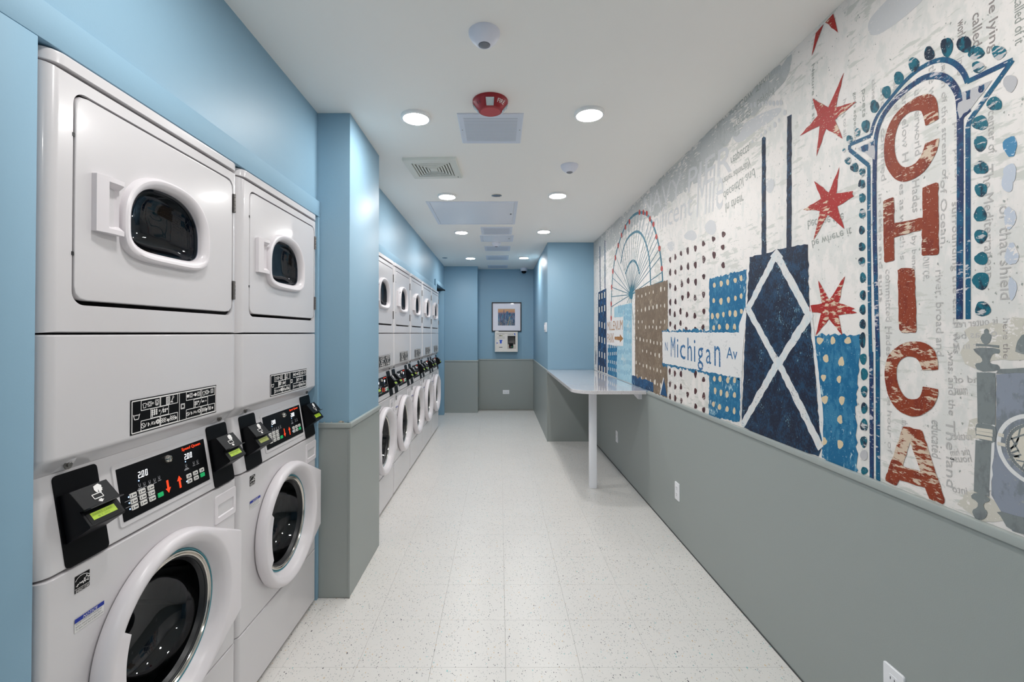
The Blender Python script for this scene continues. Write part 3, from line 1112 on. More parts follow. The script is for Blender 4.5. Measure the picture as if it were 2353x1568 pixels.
    def lipr(a, r=0.210):
        y, z = r * math.cos(a), r * math.sin(a)
        if y < 0 and abs(z) < 0.098:
            yy = -(0.181 - 0.016 * (z / 0.098) ** 2)
            return min(r, abs(yy / math.cos(a)))
        return r

    def dloop(fn_r, x):
        return [(x if not callable(x) else x(a), dy + fn_r(i, a) * math.cos(a), cz + fn_r(i, a) * math.sin(a)) for i, a in enumerate(angs)]
    tabx = lambda a: 1.0 if math.cos(a) > 0.3 else 0.0
    mb = MB()
    mb.quadloop([dloop(lambda i, a: out[i] * 0.97, .002), dloop(lambda i, a: out[i] * 0.995, .008), dloop(lambda i, a: out[i], .020),
                 dloop(lambda i, a: out[i] * 0.994, lambda a: .031), dloop(lambda i, a: out[i] * 0.978, lambda a: .039),
                 dloop(lambda i, a: min(out[i] * .955, .262), .0435), dloop(lambda i, a: .236, .046), dloop(lambda i, a: .227, .0445),
                 dloop(lambda i, a: max(lipr(a) + .004, 0.0) if lipr(a) < .207 else .216, .038), dloop(lambda i, a: lipr(a), .031),
                 dloop(lambda i, a: min(lipr(a), .203), .020), dloop(lambda i, a: min(lipr(a), .197), .006), dloop(lambda i, a: .193, .001)])
    wdoor = mb.build('washer_door', PLAS, root, smooth=42)
    MB().lathe((0, dy, cz), [(.1945, .004), (.192, .0055), (.189, .004), (.187, -.002)], 'x', 72, False, False).build('teal_seal', TEAL, wdoor)
    MB().lathe((0, dy, cz), [(.189, .002), (.186, .006), (.183, .006), (.181, .002), (.178, .004), (.175, .003), (.172, -.004)], 'x', 72, False, False).build('glass_rim', CHROME, wdoor)
    MB().lathe((0, dy, cz), [(.175, .002), (.171, .000), (.167, -.006), (.162, -.016)], 'x', 72, False, False).build('rubber_gasket', RUBBER, wdoor)
    MB().lathe((0, dy, cz), [(.169, -.002), (.164, -.02), (.155, -.05), (.140, -.075), (.122, -.095), (.095, -.108), (.06, -.115), (.02, -.117)], 'x', 72, False, True).build('door_glass', GLASS, wdoor, smooth=60)
    return root


proto = make_machine()
G_M = 'stacked washer dryers along the left wall'
spots = [(-0.93, 1.272, 'white stacked washer dryer in the front alcove, beside the blue jamb'),
         (-0.93, 1.970, 'white stacked washer dryer in the front alcove, beside the blue pillar'),
         (-0.882, 3.448, 'white stacked washer dryer half hidden behind the blue pillar, first of the far row'),
         (-0.882, 4.146, 'white stacked washer dryer, second of the five in the far row'),
         (-0.882, 4.844, 'white stacked washer dryer in the middle of the far row of five'),
         (-0.882, 5.542, 'white stacked washer dryer, fourth of the far row counted from the pillar'),
         (-0.882, 6.240, 'white stacked washer dryer at the end of the far row, beside the blue door')]
for i, (x, y, lab) in enumerate(spots):
    o = proto if i == 0 else copy_tree(proto)
    o.location = (x, y, 0)
    o['label'] = lab
    if i == 1:      # this machine's first reader shows a dim screen
        rd = sorted([c for c in o.children if c.name.startswith('card_reader')], key=lambda c: c.data.vertices[0].co.y)[0]
        for c in rd.children:
            if c.name.startswith('display_screen'):
                c.data = c.data.copy()
                c.data.materials[0] = LCDDIM
                c['label'] = 'dim olive display'

# ------------------------------------------------------------------ folding counter
ct = empty('folding_counter', (0.9, 4.7, 0), 'white speckled quartz folding counter with rounded corner on one white leg', 'counter')
ct.location = (0, 0, 0)
pts = [(XR - 0.0145, 5.722), (0.592, 5.722), (0.592, 3.84)]
for i in range(1, 11):
    a = PI + PI / 2 * i / 10
    pts.append((0.772 + 0.18 * math.cos(a), 3.815 + 0.18 * math.sin(a)))
pts.append((XR - 0.0145, 3.635))
mb = MB()
mb.quadloop([[(p[0], p[1], .871) for p in pts], [(p[0], p[1], .900) for p in pts]], True, True)
mb.build('countertop', QUARTZ, ct, bevel=.003)
box('counter_leg', LEGM, 0.79, 0.852, 3.99, 4.05, 0.0, .8705, ct, 0.006)
mb = MB()
mb.v += [(x, y, z) for x in (1.150, 1.156) for y, z in ((3.78, .870), (4.10, .870), (3.78, .812), (3.80, .812))]
mb.f += [(0, 1, 3, 2), (4, 6, 7, 5), (0, 4, 5, 1), (1, 5, 7, 3), (3, 7, 6, 2), (2, 6, 4, 0)]
mb.box(1.150, 1.180, 3.774, 3.780, .812, .870)
mb.build('counter_bracket', LEGM, ct)

# ------------------------------------------------------------------ outlets and switch
def outlet(label, fn, m=OUTL, group='wall outlets'):
    """duplex outlet; fn(u, v, h) maps metres across, up and out of the wall"""
    o = empty('wall_outlet', fn(0, 0, 0), label, 'outlet', group)
    L = Vector(fn(0, 0, 0))

    def f(u, v, h):
        return Vector(fn(u, v, h)) - L
    lo = rrect(.072, .116, .006, 4)
    MB().quadloop([[f(p[0], p[1], 0) for p in lo], [f(p[0], p[1], .004) for p in lo], [f(p[0] * .95, p[1] * .97, .006) for p in lo]], False, True).build('cover_plate', m, o)
    for s in (-1, 1):
        li = rrect(.034, .030, .008, 4, 0, s * .021)
        r_ = MB().quadloop([[f(p[0], p[1], .005) for p in li], [f(p[0], p[1], .0075) for p in li]], False, True).build('receptacle', m, o)
        mb = MB()
        for u in (-.007, .007):
            mb.flat(lambda a, b: f(a, b, .0079), [(u - .0014, s * .021), (u + .0014, s * .021), (u + .0014, s * .021 + .008), (u - .0014, s * .021 + .008)])
        mb.flat(lambda a, b: f(a, b, .0079), [(.003 * math.cos(t), s * .021 - .007 + .003 * math.sin(t)) for t in [PI * i / 4 for i in range(8)]])
        mb.build('socket_hole', DARKPR, r_, smooth=0, fix=False)
    return o


outlet('white wall outlet on the grey panel under the counter', lambda u, v, h: (XR - .006 - h, 4.585 - u, .32 + v))
outlet('white wall outlet on the grey panel in front of the counter', lambda u, v, h: (XR - .006 - h, 3.03 - u, .31 + v))
outlet('white outlet set sideways low on the end wall below the kiosk', lambda u, v, h: (.115 + v, 8.134 - h, .309 - u))
outlet('white outlet in the grey panel just before the frame edge, mostly cut off', lambda u, v, h: (XR - .006 - h, 1.37 - u, .30 + v))
sw = empty('light_switch', (0.605, 5.893, 1.436), 'white light switch box on the blue wall just past the counter corner', 'switch')
MB().box(-.018, 0, -.092, .092, -.061, .061).build('cover_plate', OUTL, sw, bevel=.003)
for q_ in (-.046, .046):
    MB().box(-.023, -.018, q_ - .018, q_ + .018, -.033, .033).build('rocker', OUTL, sw, bevel=.002)

# ------------------------------------------------------------------ end wall: framed print and payment kiosk
fr = empty('framed_print', (0, 8.14, 0), 'black framed skyline print in a wide white mat on the end wall', 'picture')
L = Vector((0, 8.14, 0))
x0, x1, z0, z1 = -.139, .388, 1.388, 1.912


def rectloop(x0, x1, z0, z1, y):
    return [(x0, y, z0), (x1, y, z0), (x1, y, z1), (x0, y, z1)]


fw = .016
MB().quadloop([rectloop(x0, x1, z0, z1, 0), rectloop(x0, x1, z0, z1, -.028), rectloop(x0 + fw, x1 - fw, z0 + fw, z1 - fw, -.028), rectloop(x0 + fw, x1 - fw, z0 + fw, z1 - fw, -.010)]).build('frame', FRAMEB, fr, smooth=0)
MB().poly(rectloop(x0 + fw, x1 - fw, z0 + fw, z1 - fw, -.011)).build('mat_board', MATB, fr, smooth=0)
MB().poly(rectloop(x0 + fw, x1 - fw, z0 + fw, z1 - fw, -.021)).build('glazing', GLASSP, fr, smooth=0)
px0, px1, pz0, pz1 = -.028, .274, 1.498, 1.795


def skyline_material():
    m = bpy.data.materials.new('dusk_skyline_print')
    m.use_nodes = True
    nt = m.node_tree
    b = nt.nodes['Principled BSDF']
    b.inputs['Roughness'].default_value = .5
    geo = nt.nodes.new('ShaderNodeNewGeometry')
    sp = nt.nodes.new('ShaderNodeSeparateXYZ')
    nt.links.new(geo.outputs['Position'], sp.inputs[0])
    mr = nt.nodes.new('ShaderNodeMapRange')
    mr.inputs[1].default_value, mr.inputs[2].default_value = pz0, pz1
    nt.links.new(sp.outputs['Z'], mr.inputs[0])
    cr = nt.nodes.new('ShaderNodeValToRGB')
    e = cr.color_ramp.elements
    e[0].position, e[0].color = 0.0, lin((40, 60, 84))
    e[1].position, e[1].color = 1.0, lin((216, 178, 140))
    for p, c in ((.72, (120, 120, 150)), (.84, (226, 160, 110))):
        k = e.new(p)
        k.color = lin(c)
    nt.links.new(mr.outputs[0], cr.inputs[0])
    nt.links.new(cr.outputs[0], b.inputs['Base Color'])
    return m


MB().poly(rectloop(px0, px1, pz0, pz1, -.0125)).build('print', skyline_material(), fr, smooth=0, label='city skyline print at dusk')
pal = [(48, 84, 118), (74, 112, 148), (112, 130, 158), (52, 116, 144), (100, 98, 124), (84, 146, 168)]
tw = [MB() for _ in pal]
rnd = random.Random(3)
for row in range(5):
    zt = pz0 + .21 - row * .036
    x = px0
    while x < px1 - .004:
        w_ = rnd.uniform(.008, .024)
        h_ = zt + rnd.uniform(-.018, .022)
        xe = min(px1, x + w_)
        k = rnd.randrange(len(pal))
        tw[k].poly([(x, -.0128 - .0002 * row, pz0), (xe, -.0128 - .0002 * row, pz0), (xe, -.0128 - .0002 * row, h_), (x, -.0128 - .0002 * row, h_)])
        x = xe + rnd.uniform(0, .006)
tw[4].poly([(.066, -.0131, pz0 + .1), (.086, -.0131, pz0 + .1), (.082, -.0131, pz0 + .265), (.076, -.0131, pz0 + .29), (.071, -.0131, pz0 + .265)])
tw[1].poly([(.120, -.0131, pz0 + .08), (.156, -.0131, pz0 + .08), (.156, -.0131, pz0 + .25), (.120, -.0131, pz0 + .25)])
for i, c in enumerate(pal):
    if tw[i].v:
        tw[i].build('printed_tower', mat('print_tower_%d' % i, c, .5), fr, smooth=0, fix=False)
mb = MB()
for _ in range(230):
    x, z = rnd.uniform(px0, px1 - .006), pz0 + abs(rnd.gauss(0, .07))
    if z < pz0 + .2:
        mb.poly([(x, -.0142, z), (x + .005, -.0142, z), (x + .005, -.0142, z + .0035), (x, -.0142, z + .0035)])
for i in range(14):
    x = .135 + .05 * i / 14
    mb.poly([(x, -.0143, pz0 + .012 * i), (x + .010, -.0143, pz0 + .012 * i), (x + .010, -.0143, pz0 + .012 * i + .008), (x, -.0143, pz0 + .012 * i + .008)])
mb.build('printed_lights', mat('print_gold', (232, 196, 130), .5), fr, smooth=0, fix=False, kind='stuff')

kx0, kx1, kz0, kz1, kd = -.084, .320, 1.03, 1.385, -.12
kk = empty('payment_kiosk', (0, 8.14, 0), 'ivory card payment kiosk mounted below the framed print', 'kiosk')
rx0, rx1, rz0, rz1 = .142, .280, 1.085, 1.312      # recess for the bill reader


def rl(x0, x1, z0, z1, y):
    return [(x0, y, z0), (x1, y, z0), (x1, y, z1), (x0, y, z1)]


MB().quadloop([rl(kx0, kx1, kz0, kz1, 0), rl(kx0, kx1, kz0, kz1, kd + .004), rl(kx0 + .003, kx1 - .003, kz0 + .003, kz1 - .003, kd), rl(kx0 + .022, kx1 - .022, kz0 + .026, kz1 - .026, kd), rl(kx0 + .026, kx1 - .026, kz0 + .030, kz1 - .030, kd + .008)]).build('cabinet', KIOSK, kk, smooth=0)
fx0, fx1, fz0, fz1 = kx0 + .026, kx1 - .026, kz0 + .030, kz1 - .030
mb = MB()
mb.flat(lambda u, v: (u, kd + .006, v), [(fx0, fz0), (fx1, fz0), (fx1, fz1), (fx0, fz1)], [[(rx0, rz0), (rx1, rz0), (rx1, rz1), (rx0, rz1)]])
mb.build('face_panel', KIOSK, kk, smooth=0)
MB().quadloop([rl(rx0, rx1, rz0, rz1, kd + .006), rl(rx0, rx1, rz0, rz1, -.03)], False, True).build('reader_recess', KIOSKD, kk, smooth=0)
box('bill_tray', KIOSK, rx0 + .002, rx1 - .002, kd + .03, -.032, rz0, rz0 + .075, kk)
bl = box('bill_acceptor', BLACKM, rx0 + .024, rx0 + .098, kd - .004, kd + .05, rz0 + .018, rz0 + .098, kk, .004)
for i, m_ in enumerate((FIRE, GREYPR, GREENB)):
    box('key', m_, rx0 + .034 + .02 * i, rx0 + .046 + .02 * i, kd - .006, kd - .003, rz0 + .030, rz0 + .042, bl)
FK = lambda u, v: (fx0 + u * (fx1 - fx0), kd + .0048, fz1 - v * (fz1 - fz0))
mb = MB()
mb.flat(FK, [(.15, .39), (.31, .39), (.31, .43), (.29, .45), (.27, .45), (.27, .6), (.18, .6), (.18, .45), (.16, .45), (.15, .43)])
mb.flat(FK, [(.01, .55), (.08, .55), (.08, .60), (.01, .60)])
mb.flat(FK, [(.885, .0), (.94, .0), (.965, .11), (.935, .12), (.92, .06), (.9, .06)])
mb.build('blue_marking', mat('kiosk_blue', (20, 80, 200), .5), kk, smooth=0, fix=False, label='blue shirt symbol and logo')
mb = MB()
mb.flat(FK, [(.14, .115), (.31, .115), (.31, .155), (.14, .155)])
mb.flat(FK, [(.14, .81), (.31, .81), (.31, .84), (.14, .84)])
mb.build('card_slot', BLACK, kk, smooth=0, fix=False)
MB().flat(lambda u, v: (FK(u, v)[0], kd + .0044, FK(u, v)[2]), [(.23, .12), (.305, .12), (.305, .15), (.23, .15)]).build('kiosk_display', LCDDIM, kk, smooth=0, fix=False)
mb = MB()
for s, u0, u1, v0, v1 in (('VALUE ADD STATION', .04, .4, .03, .07), ('LAUNDRY CARD', .57, .86, .03, .085), ('1 INSERT CARD', .04, .2, .2, .23), ('2 INSERT BILLS', .25, .42, .2, .23), ('3 REMOVE CARD', .04, .42, .27, .30)):
    put_text(mb, s, lambda u, v: FK(u0 + u * (u1 - u0), v1 - v * (v1 - v0)))
mb.build('kiosk_text', DARKPR, kk, smooth=0, fix=False)
mb = MB()
for u, v in ((.03, .47), (.05, .7), (.47, .38), (.47, .59)):
    mb.lathe((FK(u, v)[0], kd + .006, FK(u, v)[2]), [(.008, 0), (.008, -.006), (.005, -.008)], 'y', 10)
mb.build('kiosk_button', OUTL, kk)
MB().box(-.075, -.018, -.10, -.034, kz1, kz1 + .012).build('antenna_block', KIOSK, kk)

# ------------------------------------------------------------------ ceiling fittings
def light(x, y, label):
    o = empty('ceiling_light', (x, y, CEIL), label, 'light', 'round ceiling lights')
    MB().lathe((0, 0, 0), [(.078, 0), (.078, -.010), (.076, -.014), (.071, -.0165), (.0665, -.0165), (.0665, -.012)], 'z', 48, False, False).build('rim', RIMM, o)
    MB().lathe((0, 0, 0), [(.0665, -.0125), (.066, -.0165), (.060, -.018)], 'z', 48, False, True).build('lens', LENS, o)
    return o


light(-.441, 2.39, 'round ceiling light beside the pillar and square return vent')
light(.466, 2.352, 'round ceiling light between the return vent and mural wall')
light(-.436, 3.77, 'round ceiling light touching the near edge of the access panel')
light(.479, 3.745, 'round ceiling light on the mural side, past the small sensor')
light(-.430, 5.115, 'round ceiling light over the far machines, third on the machine side')
light(.494, 5.075, 'round ceiling light above the folding counter')
light(-.440, 6.88, 'round ceiling light farthest along on the machine side, by the door')
light(.366, 6.84, 'round ceiling light in the narrow end, near the dome camera')


def louvre_vent(x0, x1, y0, y1, label, n):
    o = empty('ceiling_vent', ((x0 + x1) / 2, (y0 + y1) / 2, CEIL), label, 'vent', 'louvred ceiling vents')
    w, d = (x1 - x0) / 2, (y1 - y0) / 2
    b = .030

    def q(ix, iy, z):
        return [(-w + ix, -d + iy, z), (w - ix, -d + iy, z), (w - ix, d - iy, z), (-w + ix, d - iy, z)]
    MB().quadloop([q(0, 0, 0), q(0, 0, -.004), q(.004, .004, -.007), q(b, b, -.007), q(b, b, -.005)]).build('vent_frame', VENTM, o, smooth=0)
    MB().poly(q(b, b, -.0052)).build('vent_gap_shade', VENTD, o, smooth=0)  # dark sheet paints in the shade between the louvres
    for i in range(n):
        y = -d + b + (2 * d - 2 * b) * (i + .5) / n
        s = (d - b) / n * .76
        m_ = MB()
        m_.v += [(-w + b, y - s, -.0062), (w - b, y - s, -.0062), (w - b, y + s, -.0066), (-w + b, y + s, -.0066), (-w + b, y + s, -.0054), (w - b, y + s, -.0054)]
        m_.f += [(0, 1, 2, 3), (3, 2, 5, 4)]
        m_.build('louvre', VENTM, o, smooth=0, fix=False)
    m_ = MB()
    for sx in (-1, 1):
        m_.disc((sx * (w - .014), 0, -.0073), .004, 'z', 10)
    m_.build('screw_head', STEEL, o, smooth=0)
    return o


louvre_vent(-.222, .126, 2.355, 2.72, 'square louvred return vent behind the red fire alarm', 18)
louvre_vent(-.207, .140, 4.89, 5.25, 'louvred vent just past the large access panel', 14)
louvre_vent(-.200, .143, 5.955, 6.30, 'louvred vent next to the far small sensor', 12)
louvre_vent(-.203, .135, 6.685, 7.07, 'louvred vent between the last pair of ceiling lights', 12)
louvre_vent(-.200, .138, 7.61, 7.95, 'louvred vent closest to the end wall', 12)


def access_panel(x0, x1, y0, y1, label):
    o = empty('access_panel', ((x0 + x1) / 2, (y0 + y1) / 2, CEIL), label, 'access panel')
    w, d = (x1 - x0) / 2, (y1 - y0) / 2

    def q(i, z):
        return [(-w + i, -d + i, z), (w - i, -d + i, z), (w - i, d - i, z), (-w + i, d - i, z)]
    MB().quadloop([q(0, 0), q(0, -.003), q(.002, -.005), q(.030, -.005), q(.030, -.0015)]).build('panel_frame', VENTM, o, smooth=0)
    MB().quadloop([q(.033, -.001), q(.033, -.004), q(.034, -.0045)], True, True).build('panel_door', PANELM, o, smooth=0)
    MB().box(w - .06, w - .045, -.02, .02, -.006, -.0045).build('panel_latch', STEEL, o)


access_panel(-.643, .160, 3.94, 4.76, 'large satin metal access panel in the ceiling')
access_panel(-.232, .166, 5.30, 5.665, 'small satin metal access panel between two vents')

# exhaust fan grille, a little askew
ex = empty('exhaust_grille', (-.452, 3.125, CEIL), 'ivory exhaust fan grille of nested squares on the ceiling', 'exhaust fan')
ex.rotation_euler = (0, 0, math.radians(-2.5))


def sq(r, z):
    return [(-r, -r, z), (r, -r, z), (r, r, z), (-r, r, z)]


MB().quadloop([sq(.176, 0), sq(.176, -.016), sq(.172, -.021), sq(.128, -.021), sq(.126, -.004)]).build('grille_frame', FANM, ex, smooth=0)
MB().poly(sq(.126, -.003)).build('fan_interior', FAND, ex, smooth=0)
for i in range(5):
    r_ = .121 - .0195 * i
    MB().quadloop([sq(r_, -.008), sq(r_, -.020), sq(r_ - .011, -.021), sq(r_ - .011, -.010)]).build('grille_ring', FANM, ex, smooth=0)
MB().quadloop([sq(.026, -.006), sq(.026, -.020), sq(.024, -.021)], False, True).build('grille_centre', FANM, ex, smooth=0)
MB().box(.145, .150, .135, .150, -.0225, -.0205).build('indicator_window', DARKPR, ex)


def sensor(x, y, r, label):
    o = empty('occupancy_sensor', (x, y, CEIL), label, 'sensor', 'ceiling occupancy sensors')
    MB().lathe((0, 0, 0), [(r, 0), (r, -.08 * r), (r * .96, -.22 * r), (r * .82, -.46 * r), (r * .55, -.72 * r), (r * .42, -.80 * r), (r * .38, -.80 * r), (r * .36, -.74 * r)], 'z', 40, False, False).build('sensor_body', SENS, o)
    MB().lathe((0, 0, 0), [(r * .37, -.74 * r), (r * .33, -.83 * r), (r * .2, -.90 * r), (r * .05, -.92 * r)], 'z', 28, False, True).build('sensor_lens', SENSL, o)
    return o


sensor(-.058, 1.722, .060, 'white dome sensor nearest the viewer, alone on the ceiling')
sensor(.477, 3.095, .060, 'white dome sensor on the mural side, between two ceiling lights')
sensor(-.042, 5.76, .058, 'small white dome sensor at the edge of the far vents')

fa = empty('fire_alarm', (-.046, 2.235, CEIL), 'red ceiling fire alarm dome with clear strobe windows', 'fire alarm')
MB().lathe((0, 0, 0), [(.087, 0), (.087, -.010), (.084, -.016), (.070, -.036), (.060, -.048), (.050, -.053)], 'z', 48, False, True).build('alarm_body', FIRE, fa)
MB().lathe((0, 0, 0), [(.048, -.0525), (.046, -.0545), (.042, -.055)], 'z', 32, False, True).build('speaker_mesh', FIREG, fa)
STROBE = mat('clear_strobe', (190, 200, 205), .12, metal=.5)
for a in (-PI / 2, -PI / 2 + 1.72, -PI / 2 - 1.72):
    c, s = math.cos(a), math.sin(a)
    mb = MB()
    lo_ = [(.081, -.0195, .020), (.058, -.0485, .017)]
    f0 = [(c * r_ - s * t_, s * r_ + c * t_, z_) for r_, z_, w_ in lo_ for t_ in (-w_, w_)]
    nx, nz = .82 * .005, -.57 * .005
    f1 = [(p[0] + c * nx, p[1] + s * nx, p[2] + nz) for p in f0]
    q0 = [f0[0], f0[1], f0[3], f0[2]]
    q1 = [f1[0], f1[1], f1[3], f1[2]]
    cen = [tuple(sum(p[i] for p in q1) / 4 - (c * nx, s * nx, nz)[i] * .9 for i in range(3))] * 4
    mid = [tuple(p[i] * .55 + cen[0][i] * .45 + (c * nx, s * nx, nz)[i] * .2 for i in range(3)) for p in q1]
    mb.quadloop([q0, q1, mid], False, True)
    mb.build('strobe_window', STROBE, fa, smooth=0)
a = -PI / 2 + .78
c, s = math.cos(a), math.sin(a)
mb = MB()


def on_dome(u, v):
    b_, r_ = a + (u - .5) * .58, .0715 + .0105 * v
    return (r_ * math.cos(b_) * 1.012, r_ * math.sin(b_) * 1.012, -.0345 + .015 * v - .0008)


put_text(mb, 'FIRE', on_dome)
mb.build('alarm_lettering', WHITEP, fa, smooth=0, fix=False, label='white FIRE lettering')
a = -PI / 2 - .8
c, s = math.cos(a), math.sin(a)
mb = MB()
for t_ in (-.008, .006):
    p0 = Vector((c * .0785, s * .0785, -.0245)) + Vector((-s, c, 0)) * t_
    p1 = Vector((c * .0715, s * .0715, -.0345)) + Vector((-s, c, 0)) * t_
    o_ = Vector((c * .84, s * .84, -.54)) * .0012
    w_ = Vector((-s, c, 0)) * .0015
    mb.poly([p0 - w_ + o_, p0 + w_ + o_, p1 + w_ + o_, p1 - w_ + o_])
mb.build('sounder_slot', RUBBER, fa, smooth=0, fix=False)

SPR = mat('sprinkler_plate', (110, 130, 150), .25, metal=.7)
for x, y, lab in ((-.025, 3.77, 'round concealed sprinkler plate beside the large access panel'), (-.832, 6.90, 'small round sprinkler plate by the door corner')):
    o = empty('sprinkler_plate', (x, y, CEIL), lab, 'sprinkler')
    MB().lathe((0, 0, 0), [(.043, 0), (.043, -.003), (.038, -.0045), (.034, -.002)], 'z', 32, False, False).build('plate_ring', CHROME, o)
    MB().lathe((0, 0, 0), [(.034, -.001), (.033, -.003)], 'z', 32, False, True).build('plate_disc', SPR, o)

dc = empty('dome_camera', (.427, 7.98, CEIL), 'small white dome security camera on the ceiling by the end wall', 'camera')
MB().lathe((0, 0, 0), [(.060, 0), (.060, -.045), (.055, -.055), (.046, -.058)], 'z', 36, False, True).build('camera_base', SENS, dc)
MB().lathe((0, 0, 0), [(.045, -.056), (.043, -.072), (.034, -.088), (.018, -.097), (.004, -.099)], 'z', 32, False, True).build('camera_dome', BLACK, dc)
# ------------------------------------------------------------------ printed mural on the right wall
# outlines were measured on crops of the photograph and are carried here onto the wall plane
CROP = {'A': (1850, 0, 3.7336), 'B': (1850, 400, 3.7336), 'C': (1850, 800, 3.4095), 'D': (1600, 240, 1.8225), 'E': (1353, 440, 3.015), 'F': (1450, 150, 3.485), 'G': (2180, 680, 2.9037), 'H': (1353, 640, 5.225), 'P': (0, 0, 1.0)}


def MW(c, x, y):
    """wall coordinates (along, up) of a measured point"""
    ox, oy, s = CROP[c]
    r = ray(ox + x / s, oy + y / s)
    k = XR / r[0]
    return (r[1] * k, EYE + r[2] * k)


ZLO, ZHI = RZ + 0.0135, CEIL - 0.001
LAYER = 0.00018


_n = [0]


def onwall(layer):
    _n[0] += 1
    x = XR - 0.0012 - LAYER * layer - (_n[0] % 14) * 1.1e-5
    return lambda u, v: (x, u, min(ZHI, max(ZLO, v)))


mr_ = random.Random(11)


def rough(pts, step=.02, amp=.0022):
    out = []
    for i in range(len(pts)):
        p, q = pts[i], pts[(i + 1) % len(pts)]
        L = math.hypot(q[0] - p[0], q[1] - p[1])
        n = max(1, min(60, int(L / step)))
        for k in range(n):
            t = k / n
            j = amp if k else amp * .3
            out.append((p[0] + (q[0] - p[0]) * t + mr_.uniform(-j, j), p[1] + (q[1] - p[1]) * t + mr_.uniform(-j, j)))
    return out


def smoothpts(pts, closed=True, it=2):
    for _ in range(it):
        o = []
        n = len(pts)
        for i in range(n if closed else n - 1):
            p, q = pts[i], pts[(i + 1) % n]
            o += [(p[0] * .75 + q[0] * .25, p[1] * .75 + q[1] * .25), (p[0] * .25 + q[0] * .75, p[1] * .25 + q[1] * .75)]
        if not closed:
            o = [pts[0]] + o + [pts[-1]]
        pts = o
    return pts


def paint(name, rgb, wear=.5, wornrgb=(214, 210, 205), tone=None, dirn=(1, 1), sc=1.0):
    """printed ink with scuffed patches where the paper shows; tone = second ink mottled in"""
    m = bpy.data.materials.new(name)
    m.use_nodes = True
    nt = m.node_tree
    b = nt.nodes['Principled BSDF']
    b.inputs['Roughness'].default_value = .5
    b.inputs['Specular IOR Level'].default_value = .3
    geo = nt.nodes.new('ShaderNodeNewGeometry')

    def noise(scale, stretch, det, off, rot=0.0):
        mp = nt.nodes.new('ShaderNodeMapping')
        mp.inputs['Location'].default_value = (off, off * 1.7, off * .6)
        mp.inputs['Rotation'].default_value = (rot, 0, 0)
        mp.inputs['Scale'].default_value = (1, stretch[0], stretch[1])
        nt.links.new(geo.outputs['Position'], mp.inputs[0])
        n = nt.nodes.new('ShaderNodeTexNoise')
        n.inputs['Scale'].default_value = scale
        n.inputs['Detail'].default_value = det
        n.inputs['Roughness'].default_value = .62
        nt.links.new(mp.outputs[0], n.inputs['Vector'])
        return n.outputs['Fac']

    def math_(op, a, b_):
        k = nt.nodes.new('ShaderNodeMath')
        k.operation = op
        for i, v in enumerate((a, b_)):
            if isinstance(v, (int, float)):
                k.inputs[i].default_value = v
            else:
                nt.links.new(v, k.inputs[i])
        return k.outputs[0]

    def step(v, lo, hi):
        k = nt.nodes.new('ShaderNodeMapRange')
        k.interpolation_type = 'SMOOTHSTEP'
        k.inputs[1].default_value, k.inputs[2].default_value = lo, hi
        nt.links.new(v, k.inputs[0])
        return k.outputs[0]

    def mix(f, a, b_):
        k = nt.nodes.new('ShaderNodeMix')
        k.data_type = 'RGBA'
        nt.links.new(f, k.inputs[0])
        for i, v in ((6, a), (7, b_)):
            if isinstance(v, tuple):
                k.inputs[i].default_value = v
            else:
                nt.links.new(v, k.inputs[i])
        return k.outputs[2]
    off = mr_.uniform(0, 30)
    cur = lin(rgb)
    if tone:
        t = math_('ADD', math_('MULTIPLY', noise(9 * sc, (1, 1), 4, off), .5), math_('MULTIPLY', noise(60 * sc, (1, .55), 3, off + 3), .5))
        cur = mix(step(t, .47, .58), cur, lin(tone))
    if wear:
        big = noise(7 * sc, (1, .8), 3, off + 7, .5)
        fine = noise(110 * sc, (.6 * dirn[0], dirn[1]), 5, off + 11, .35)
        v = math_('ADD', math_('MULTIPLY', big, .46), math_('MULTIPLY', fine, .54))
        lo_ = .52 + .09 * (1 - wear)
        worn = step(v, lo_, lo_ + .03)
        fleck = step(noise(210 * sc, (.8, 1), 2, off + 17), .69 - .05 * wear, .72 - .05 * wear)
        worn = math_('MAXIMUM', worn, math_('MULTIPLY', fleck, .75))
        cur = mix(worn, cur, lin(wornrgb))
    if isinstance(cur, tuple):
        b.inputs['Base Color'].default_value = cur
    else:
        nt.links.new(cur, b.inputs['Base Color'])
    return m


PAPER = (232, 225, 220)
MP = paint('mural_paper', PAPER, .72, (206, 204, 197), (219, 216, 211), (.35, 1), .5)
M_RED = paint('mural_rust_ink', (140, 58, 31), .74, (210, 188, 166), (126, 46, 26), (.45, 1))
M_STAR = paint('mural_red_ink', (166, 30, 26), .58, (214, 190, 165), (158, 40, 30), (.5, 1))
M_NAVY = paint('mural_navy_ink', (25, 48, 90), .46, (194, 190, 196), (16, 84, 120), (.5, 1))
M_TEAL = paint('mural_teal_ink', (12, 88, 120), .46, (198, 196, 198), (18, 64, 106), (.5, 1))
M_DOT = paint('mural_bulb_ink', (10, 100, 118), .50, (192, 190, 190), (22, 40, 60), (.5, 1))
M_DOTG = paint('mural_bulb_grey', (186, 184, 186), .3, PAPER)
M_TOWER = paint('mural_midnight_ink', (18, 27, 50), .16, (130, 170, 184), (28, 62, 92), (1, .4), 2.4)
M_BLOCK = paint('mural_blue_block', (12, 98, 140), .26, (170, 196, 204), (52, 122, 158), (1, .3))
M_BLOCK2 = paint('mural_dark_blue_block', (14, 74, 118), .2, (150, 180, 196), (22, 50, 84), (1, .3))
M_DARKB = paint('mural_indigo_block', (18, 30, 64), .15, (150, 180, 200), (18, 76, 126), (1, .5))
M_LIGHTB = paint('mural_pale_blue_block', (150, 190, 206), .40, (206, 210, 206), (166, 200, 212), (1, .4))
M_BROWN = paint('mural_brown_block', (118, 100, 82), .18, (168, 152, 132), (136, 118, 98), (1, .35))
